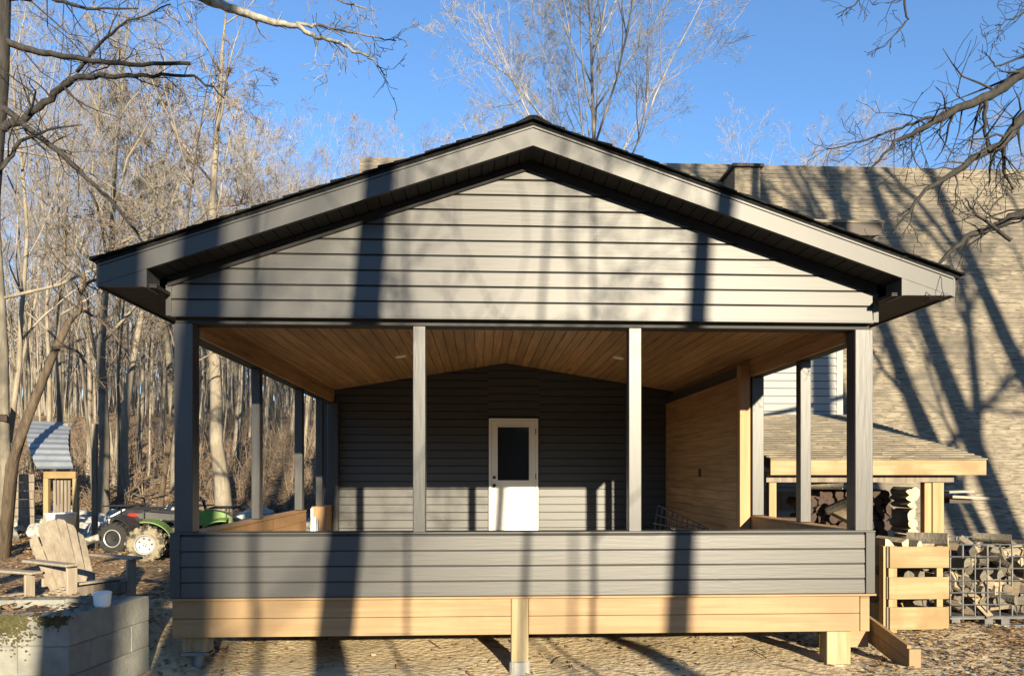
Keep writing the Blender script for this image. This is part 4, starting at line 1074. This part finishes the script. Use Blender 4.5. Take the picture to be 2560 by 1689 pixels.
# near dark tree at the left edge with long dark boughs
YN = 8.6
et = thing('edge_tree', 'dark near tree at the left edge sending long bare boughs across the sky', 'tree', (at(-6,1000,YN).x, YN, 0))
T = MB(); T.tube([at(-150,1500,YN)+Vector((0,0,-.4)), at(-120,1300,YN), at(-70,900,YN), at(-25,500,YN), at(0,200,YN), at(6,0,YN), at(5,-500,YN), at(-10,-1300,YN)], [.2,.17,.14,.10,.09,.085,.075,.05], 9); T.build('trunk', 'bark_dark', et, smooth=True)
W = MB(); rng = random.Random(16); nf = dict(GNARL); nf['rmin'] = .0026; nf['cnt'] = [0,7,5,3]; nf['up'] = [.03,.02,.01,0]
limb(W, [dsp(2,92,YN), dsp(60,116,YN), dsp(130,128,YN), dsp(215,141,8.2), dsp(300,150,8.0), dsp(440,147,7.8)], .042, .018, rng, 12, .55, 2, nf, rm=.3)
limb(W, [dsp(-5,305,YN), dsp(60,270,YN), dsp(130,215,YN), dsp(178,178,8.4), dsp(250,178,8.2), dsp(330,178,8.1), dsp(450,174,8.0), dsp(520,228,7.9)], .05, .008, rng, 22, .8, 2, nf, rm=.35)
limb(W, [dsp(-5,240,YN), dsp(60,295,YN), dsp(130,345,YN), dsp(200,410,YN), dsp(262,470,YN), dsp(310,530,YN), dsp(335,570,YN)], .042, .012, rng, 16, .6, 2, nf, rm=.3)
limb(W, [dsp(2,0,YN), dsp(110,-5,YN), dsp(200,18,8.3), dsp(320,20,8.0)], .03, .008, rng, 14, .8, 2, nf, rm=.4)
limb(W, [dsp(180,170,8.4), dsp(235,95,8.2), dsp(300,50,8.0), dsp(395,10,7.8)], .02, .006, rng, 16, .7, 2, nf, rm=.4)
limb(W, [dsp(0,400,YN), dsp(45,330,YN), dsp(110,300,8.4), dsp(190,290,8.2)], .028, .006, rng, 14, .7, 2, nf, rm=.4)
W.build('crown', 'bark_dark', et, smooth=True)
# overhanging pale bough at the top
ov = thing('overhanging_tree', 'tree outside the frame whose pale bough hangs into the top of the sky', 'tree', (-6.2, 3.4, ground_z(-6.2,3.4)))
T = MB(); T.tube([Vector((-6.2,3.4,-.3)), Vector((-6.1,3.4,2)), Vector((-5.9,3.5,6.5)), Vector((-5.8,3.6,12)), Vector((-5.7,3.6,16))], [.27,.2,.16,.11,.03], 9); T.build('trunk', 'bark_pale', ov, smooth=True)
W = MB(); rng = random.Random(27)
limb(W, [Vector((-5.9,3.5,6.3)), dsp(300,-150,5.0), dsp(400,-45,5.5), dsp(485,2,6.0), dsp(560,28,6.0), dsp(640,55,6.0), dsp(690,60,6.0)], .056, .020, rng, 3, .3, 3, nf)
limb(W, [dsp(690,60,6.0), dsp(735,88,6.0), dsp(780,96,5.9), dsp(830,122,5.8), dsp(865,140,5.8), dsp(895,175,5.7)], .020, .005, rng, 13, .5, 2, nf, rm=.34)
limb(W, [dsp(690,57,6.0), dsp(740,60,6.1), dsp(800,72,6.2), dsp(880,88,6.3), dsp(920,95,6.3)], .014, .004, rng, 13, .5, 2, nf, rm=.34)
limb(W, [dsp(600,-60,6.5), dsp(720,-25,6.4), dsp(800,5,6.3), dsp(850,20,6.2)], .014, .005, rng, 12, .5, 2, nf, rm=.45)
W.build('crown', 'bark_pale', ov, smooth=True)
# right-hand tree with drooping dark branches
rt = thing('drooping_tree', 'dark tree outside the frame whose drooping branches cross the roof at the right', 'tree', (9.0, 6.6, 0))
T = MB(); T.tube([Vector((9.0,6.6,-.3)), Vector((9.0,6.6,1)), Vector((9.0,6.5,5)), Vector((9.1,6.4,9)), Vector((9.2,6.4,15))], [.30,.24,.19,.14,.03], 9); T.build('trunk', 'bark_dark', rt, smooth=True)
W = MB(); rng = random.Random(38); dr_ = dict(nf); dr_['up'] = [-.01,-.01,0,.02]; dr_['rmin'] = .0028; dr_['cnt'] = [0,7,5,3]
limb(W, [Vector((9.1,6.4,7.5)), dsp(2460,130,6.6), dsp(2377,168,6.6), dsp(2300,222,6.6), dsp(2200,266,6.6), dsp(2140,300,6.6), dsp(2080,330,6.7), dsp(2010,400,6.8)], .07, .008, rng, 22, .7, 2, dr_, rm=.35)
limb(W, [dsp(2310,215,6.6), dsp(2215,258,6.7), dsp(2150,275,6.8), dsp(2080,300,6.9), dsp(1990,330,7.0), dsp(1920,345,7.0)], .022, .005, rng, 24, .65, 2, dr_, rm=.4)
limb(W, [Vector((9.1,6.4,6.6)), dsp(2470,190,6.4), dsp(2377,268,6.4), dsp(2325,335,6.4), dsp(2255,368,6.4), dsp(2205,408,6.4), dsp(2150,440,6.4), dsp(2110,490,6.4), dsp(2070,545,6.4)], .06, .006, rng, 20, .6, 2, dr_, rm=.35)
limb(W, [dsp(2330,330,6.4), dsp(2330,400,6.5), dsp(2352,440,6.5)], .022, .008, rng, 12, .45, 2, dr_, rm=.4)
limb(W, [dsp(2288,235,6.6), dsp(2285,300,6.6), dsp(2300,370,6.6), dsp(2295,430,6.6)], .022, .006, rng, 14, .5, 2, dr_, rm=.4)
limb(W, [Vector((9.0,6.5,5.0)), dsp(2480,470,6.2), dsp(2380,490,6.2), dsp(2300,530,6.3), dsp(2240,550,6.3), dsp(2180,610,6.3), dsp(2120,640,6.4)], .055, .009, rng, 18, .7, 2, dr_, rm=.3)
limb(W, [dsp(2350,560,6.1), dsp(2270,500,6.2), dsp(2240,460,6.2)], .018, .006, rng, 12, .4, 2, dr_, rm=.4)
limb(W, [dsp(2110,-60,7.0), dsp(2098,10,7.0), dsp(2108,45,7.0), dsp(2075,85,7.0), dsp(2050,110,7.0)], .016, .004, rng, 9, .35, 2, dr_, rm=.4)
limb(W, [dsp(2030,-60,7.2), dsp(1985,10,7.2), dsp(1940,35,7.2)], .012, .004, rng, 8, .35, 2, dr_, rm=.4)
limb(W, [dsp(2480,-20,7.0), dsp(2377,30,7.0), dsp(2310,60,7.0)], .018, .004, rng, 12, .5, 2, dr_, rm=.4)
limb(W, [dsp(2480,90,7.0), dsp(2377,132,7.0), dsp(2312,154,7.0), dsp(2285,120,7.0)], .016, .004, rng, 10, .4, 2, dr_, rm=.4)
limb(W, [Vector((9.1,6.4,9.5)), dsp(2300,-140,7.0), dsp(2110,-60,7.0)], .05, .016, rng, 4, .4, 2, dr_)
limb(W, [dsp(2300,-140,7.0), dsp(2150,-110,7.1), dsp(2030,-60,7.2)], .03, .012, rng, 4, .4, 2, dr_)
W.build('crown', 'bark_dark', rt, smooth=True)

# trees behind the viewpoint; their shadows fall on the porch and the roof
def behind(label, xs, t, r, H, seed, lean=0., S=WOOD, nl=10, first=.55, y=6.6, m='bark_grey', lang=45, twob=.012, lb=.36):
    x, yy = xs+.25*t, y-t
    T, W = tree_meshes(seed, H, r, S, (lean, 0), nl=nl, first=first, ltop=.2, lbot=lb, lang=lang, flare=1.6, twob=twob)
    v = [(mesh_of(T,'trunk',m), mesh_of(W,'crown','twig_tan'))]
    return plant(0, x, yy, 1, 0, label, None, v=v)
behind('straight bare tree behind the viewpoint shading the right half of the gable', 1.68, 12.5, .155, 20, 701, .033, first=.72)
behind('stout bare tree behind the viewpoint shading the left part of the knee wall', -1.56, 10.0, .20, 19, 702, .079, first=.55)
behind('thin sapling behind the viewpoint shading the middle of the gable', .245, 11.0, .045, 10, 703, .033, first=.7, nl=6)
behind('slim bare tree behind the viewpoint shading the gable right of centre', .80, 14.0, .035, 9.5, 704, .02, first=.6, nl=4, S=GNARL, lb=.25)
behind('bare tree behind the viewpoint shading the left end of the knee wall', -3.06, 15.0, .30, 21, 705, .09, first=.62)
behind('second stout bare tree behind the viewpoint shading the left eave', -3.5, 13.0, .30, 21, 713, .06, first=.6)
behind('crooked bare tree behind the viewpoint shading the left of the gable', -1.95, 14.0, .055, 11, 706, .01, first=.5, nl=6, S=GNARL)
behind('broad bare tree behind the viewpoint shading the left of the facade softly', -2.6, 36.0, .20, 18, 707, .0, S=WOOD, nl=14, first=.45, lb=.17)
LG = dict(GNARL); LG['cnt'] = [0,4,2]; LG['seg'] = [8,6,4]; LG['rmin'] = .006
behind('low curved bare sapling behind the viewpoint dappling the middle of the gable', .95, 9.0, .035, 8.5, 731, .03, first=.42, nl=7, S=LG, lb=.42)
behind('low gnarled bare sapling behind the viewpoint dappling the left of the gable', -.6, 10.0, .030, 8.5, 732, .0, first=.48, nl=6, S=LG, lb=.36)
SH = dict(VASE); SH['cnt'] = [0,9,6,4]; SH['wob'] = [.12,.16,.2,.2]; SH['seg'] = [8,5,4,2]
for i_, (lab, xs_, t_, r_, H_, ln, S_, nl_, f_, la, y_, lb_) in enumerate((
  ('forked bare tree right of the viewpoint shading the lower roof slope', 7.6, 17.0, .30, 25, .02, SH, 7, .20, 24, 14.2, .42),
  ('twin bare tree right of the viewpoint shading the upper roof slope', 6.6, 19.5, .30, 27, .0, SH, 7, .26, 22, 16., .38),
  ('tall bare tree right of the viewpoint shading the right roof edge', 10.0, 18.5, .33, 27, -.01, SH, 8, .24, 28, 15.0, .42),
  ('leaning bare tree right of the viewpoint shading the roof behind the gable', 5.3, 19.0, .27, 27, .03, SH, 6, .36, 20, 16.8, .32),
  ('gnarled bare tree right of the viewpoint shading the middle of the roof', 8.8, 21.0, .28, 26, .03, SH, 7, .26, 35, 15.0, .40),
  ('second forked bare tree right of the viewpoint shading the far end of the roof', 11.6, 16.0, .28, 25, .03, SH, 7, .22, 32, 15.0, .40),
  ('thin bushy tree right of the viewpoint dappling the roof beside the gable', 7.2, 15.0, .12, 20, .02, SH, 10, .25, 35, 15.5, .36),
  ('thin forked tree right of the viewpoint dappling the roof above the woodshed', 9.5, 13.5, .14, 20, -.02, SH, 10, .22, 35, 15.0, .36))):
    behind(lab, xs_, t_, r_, H_, 740+i_, ln, S=S_, nl=nl_, first=f_, y=y_, lang=la, lb=lb_, twob=.03)

# far wood and undergrowth: masses nobody could count
mb = MB(); rng = random.Random(91)
for k in range(2600):
    Y = rng.uniform(58, 120); px = rng.uniform(-250, 2700) if k % 3 == 0 else rng.uniform(-250, 1000); q = at(px, 1100, Y); z = ground_z(q.x, Y)
    H = rng.uniform(8, 13)*(.6 if px > 700 else 1); r = rng.uniform(.035,.085); a = Vector((q.x, Y, z-.3)); b_ = a+Vector((rng.gauss(0,.5), rng.gauss(0,.5), H)); mb.tube([a, a.lerp(b_,.5)+Vector((rng.gauss(0,.12),0,0)), b_], [r, r*.7, .02], 4, cap=False)
    for j in range(7):
        t = rng.uniform(.35,.95); s_ = a.lerp(b_, t); mb.tube([s_, s_+Vector((rng.gauss(0,1.1), rng.gauss(0,1), rng.uniform(.6,2.4)))], [.03,.012], 3, cap=False)
fw = mb.build('far_woods', 'twig_tan'); tag(fw, 'hazy mass of far grey trunks at the back of the wood', 'woods', kind='stuff')
mb = MB(); rng = random.Random(92)
for k in range(1300):
    Y = 19.5+30*rng.random()**1.3; px = rng.uniform(-60, 850); q = at(px, 1150, Y); z = ground_z(q.x, Y)
    if rng.random() < .5:
        a = Vector((q.x, Y, z-.05)); H = rng.uniform(.4, 1.9)*(.35 if Y < 22 else 1)
        for j in range(rng.randint(2,5)):
            e = a+Vector((rng.gauss(0,.3)*H*.6, rng.gauss(0,.3)*H*.6, H*rng.uniform(.6,1.1))); mid = a.lerp(e,.5)+Vector((rng.gauss(0,.06),rng.gauss(0,.06),0))
            mb.tube([a, mid, e], [.012,.009,.005], 3, cap=False)
            for i in range(4):
                t = rng.uniform(.3,1); s_ = a.lerp(e,t); mb.tube([s_, s_+Vector((rng.gauss(0,.18),rng.gauss(0,.18),rng.uniform(.05,.3)))], [.006,.003], 3, cap=False)
    else:
        a = Vector((q.x, Y, z+.04)); ang = rng.uniform(0,6.28); L_ = rng.uniform(.4,1.8); e = a+Vector((math.cos(ang)*L_, math.sin(ang)*L_, rng.uniform(-.02,.35))); mb.tube([a, e], [.022,.01], 4, cap=False)
for k in range(90):
    x = rng.uniform(-2.6, 7.0); y = rng.uniform(4.8, 8.2); a = Vector((x, y, ground_z(x,y)+.012)); ang = rng.uniform(0,6.28); L_ = rng.uniform(.08,.45)
    e = a+Vector((math.cos(ang)*L_, math.sin(ang)*L_, 0)); e.z = ground_z(e.x,e.y)+.014; mb.tube([a, a.lerp(e,.5)+Vector((rng.gauss(0,.015),rng.gauss(0,.015),.004)), e], [.006,.005,.003], 4, cap=False)
ug = mb.build('undergrowth', 'brush'); tag(ug, 'tangle of thin brown brush and fallen sticks on the floor of the wood', 'brush', kind='stuff')
# leaf litter
mb = MB(); rng = random.Random(93)
def leaf(x, y, z, s):
    a = rng.uniform(0, 6.28); ux, uy = math.cos(a)*s, math.sin(a)*s; vx, vy = -uy*.6, ux*.6; t1, t2, t3 = rng.uniform(0,.7)*s, rng.uniform(0,.8)*s, rng.uniform(0,.7)*s
    m_ = 1 if rng.random() < .14 else 0
    mb.add([(x-ux,y-uy,z+t1),(x+vx,y+vy,z+.004),(x+ux,y+uy,z+t2),(x-vx,y-vy,z+t3)], [(0,1,2),(0,2,3)], m_)
n = 0
while n < 30000:
    if n < 9000: x = rng.uniform(-5.2, 7.2); y = rng.uniform(4.4, 9.6)
    elif n < 17000: x = rng.uniform(-10, -2.2); y = rng.uniform(5, 16)
    elif n < 20000: x = rng.uniform(3.4, 7.5); y = rng.uniform(5, 9.5)
    else:
        y = rng.uniform(13, 26); x = at(rng.uniform(-40, 860), 1200, y).x
    n += 1
    if n < 9000:      # thinner on the bare dirt in front of the porch
        dd = math.hypot((x-.8)/3.2, (y-7.2)/2.2)
        if rng.random() > .13+.75*sm(.85, 1.5, dd+.3*math.sin(x*2.1)*math.sin(y*1.7)): continue
    if -5.7 < x < -3.05 and 5.5 < y < 6.5: z = .70 if 5.78 < y < 6.3 and x < -3.26 else wt+.004
    else: z = ground_z(x, y)+.006
    if y < 5.5 and x < -3: continue
    leaf(x, y, z, rng.uniform(.017,.040)*(1.6 if y > 13 else 1))
ll = mb.build('leaf_litter', ['leaf','leaf_pale']); tag(ll, 'dry brown fallen leaves scattered over the yard', 'leaves', kind='stuff')

# ================================================================== LIGHT, SKY, CAMERA
sc = bpy.context.scene
to_sun = Vector((.25, -1, .253)).normalized()
EL_, AZ = math.asin(to_sun.z), math.atan2(to_sun.x, to_sun.y)
w = bpy.data.worlds.new('World'); sc.world = w; w.use_nodes = True; nt = w.node_tree
sky = nt.nodes.new('ShaderNodeTexSky'); sky.sky_type = 'NISHITA'; sky.sun_disc = False; sky.sun_elevation = EL_; sky.sun_rotation = AZ
sky.air_density = 1.0; sky.dust_density = 0.0; sky.ozone_density = 4.5; sky.altitude = 200
bg = nt.nodes['Background']; bg.inputs['Strength'].default_value = .092; nt.links.new(sky.outputs[0], bg.inputs['Color'])
sl = bpy.data.lights.new('sun', 'SUN'); sl.energy = 5.0; sl.angle = R(.53); sl.color = (1,.86,.62)
so = bpy.data.objects.new('sun', sl); C.objects.link(so); so.rotation_euler = (-to_sun).to_track_quat('-Z','Y').to_euler(); so.location = (5,-20,10)
cam = bpy.data.cameras.new('camera'); co = bpy.data.objects.new('camera', cam); C.objects.link(co); sc.camera = co
cam.sensor_width = 36; cam.sensor_fit = 'HORIZONTAL'; cam.lens = 36*F/2560; cam.shift_y = (HY-844.5)/2560; cam.clip_end = 2000; cam.clip_start = .05
co.location = (0,0,ZC); co.rotation_euler = (R(90),0,-PSI)
sc.view_settings.view_transform = 'Standard'; sc.view_settings.look = 'None'; sc.view_settings.exposure = 1.6; sc.view_settings.gamma = 1
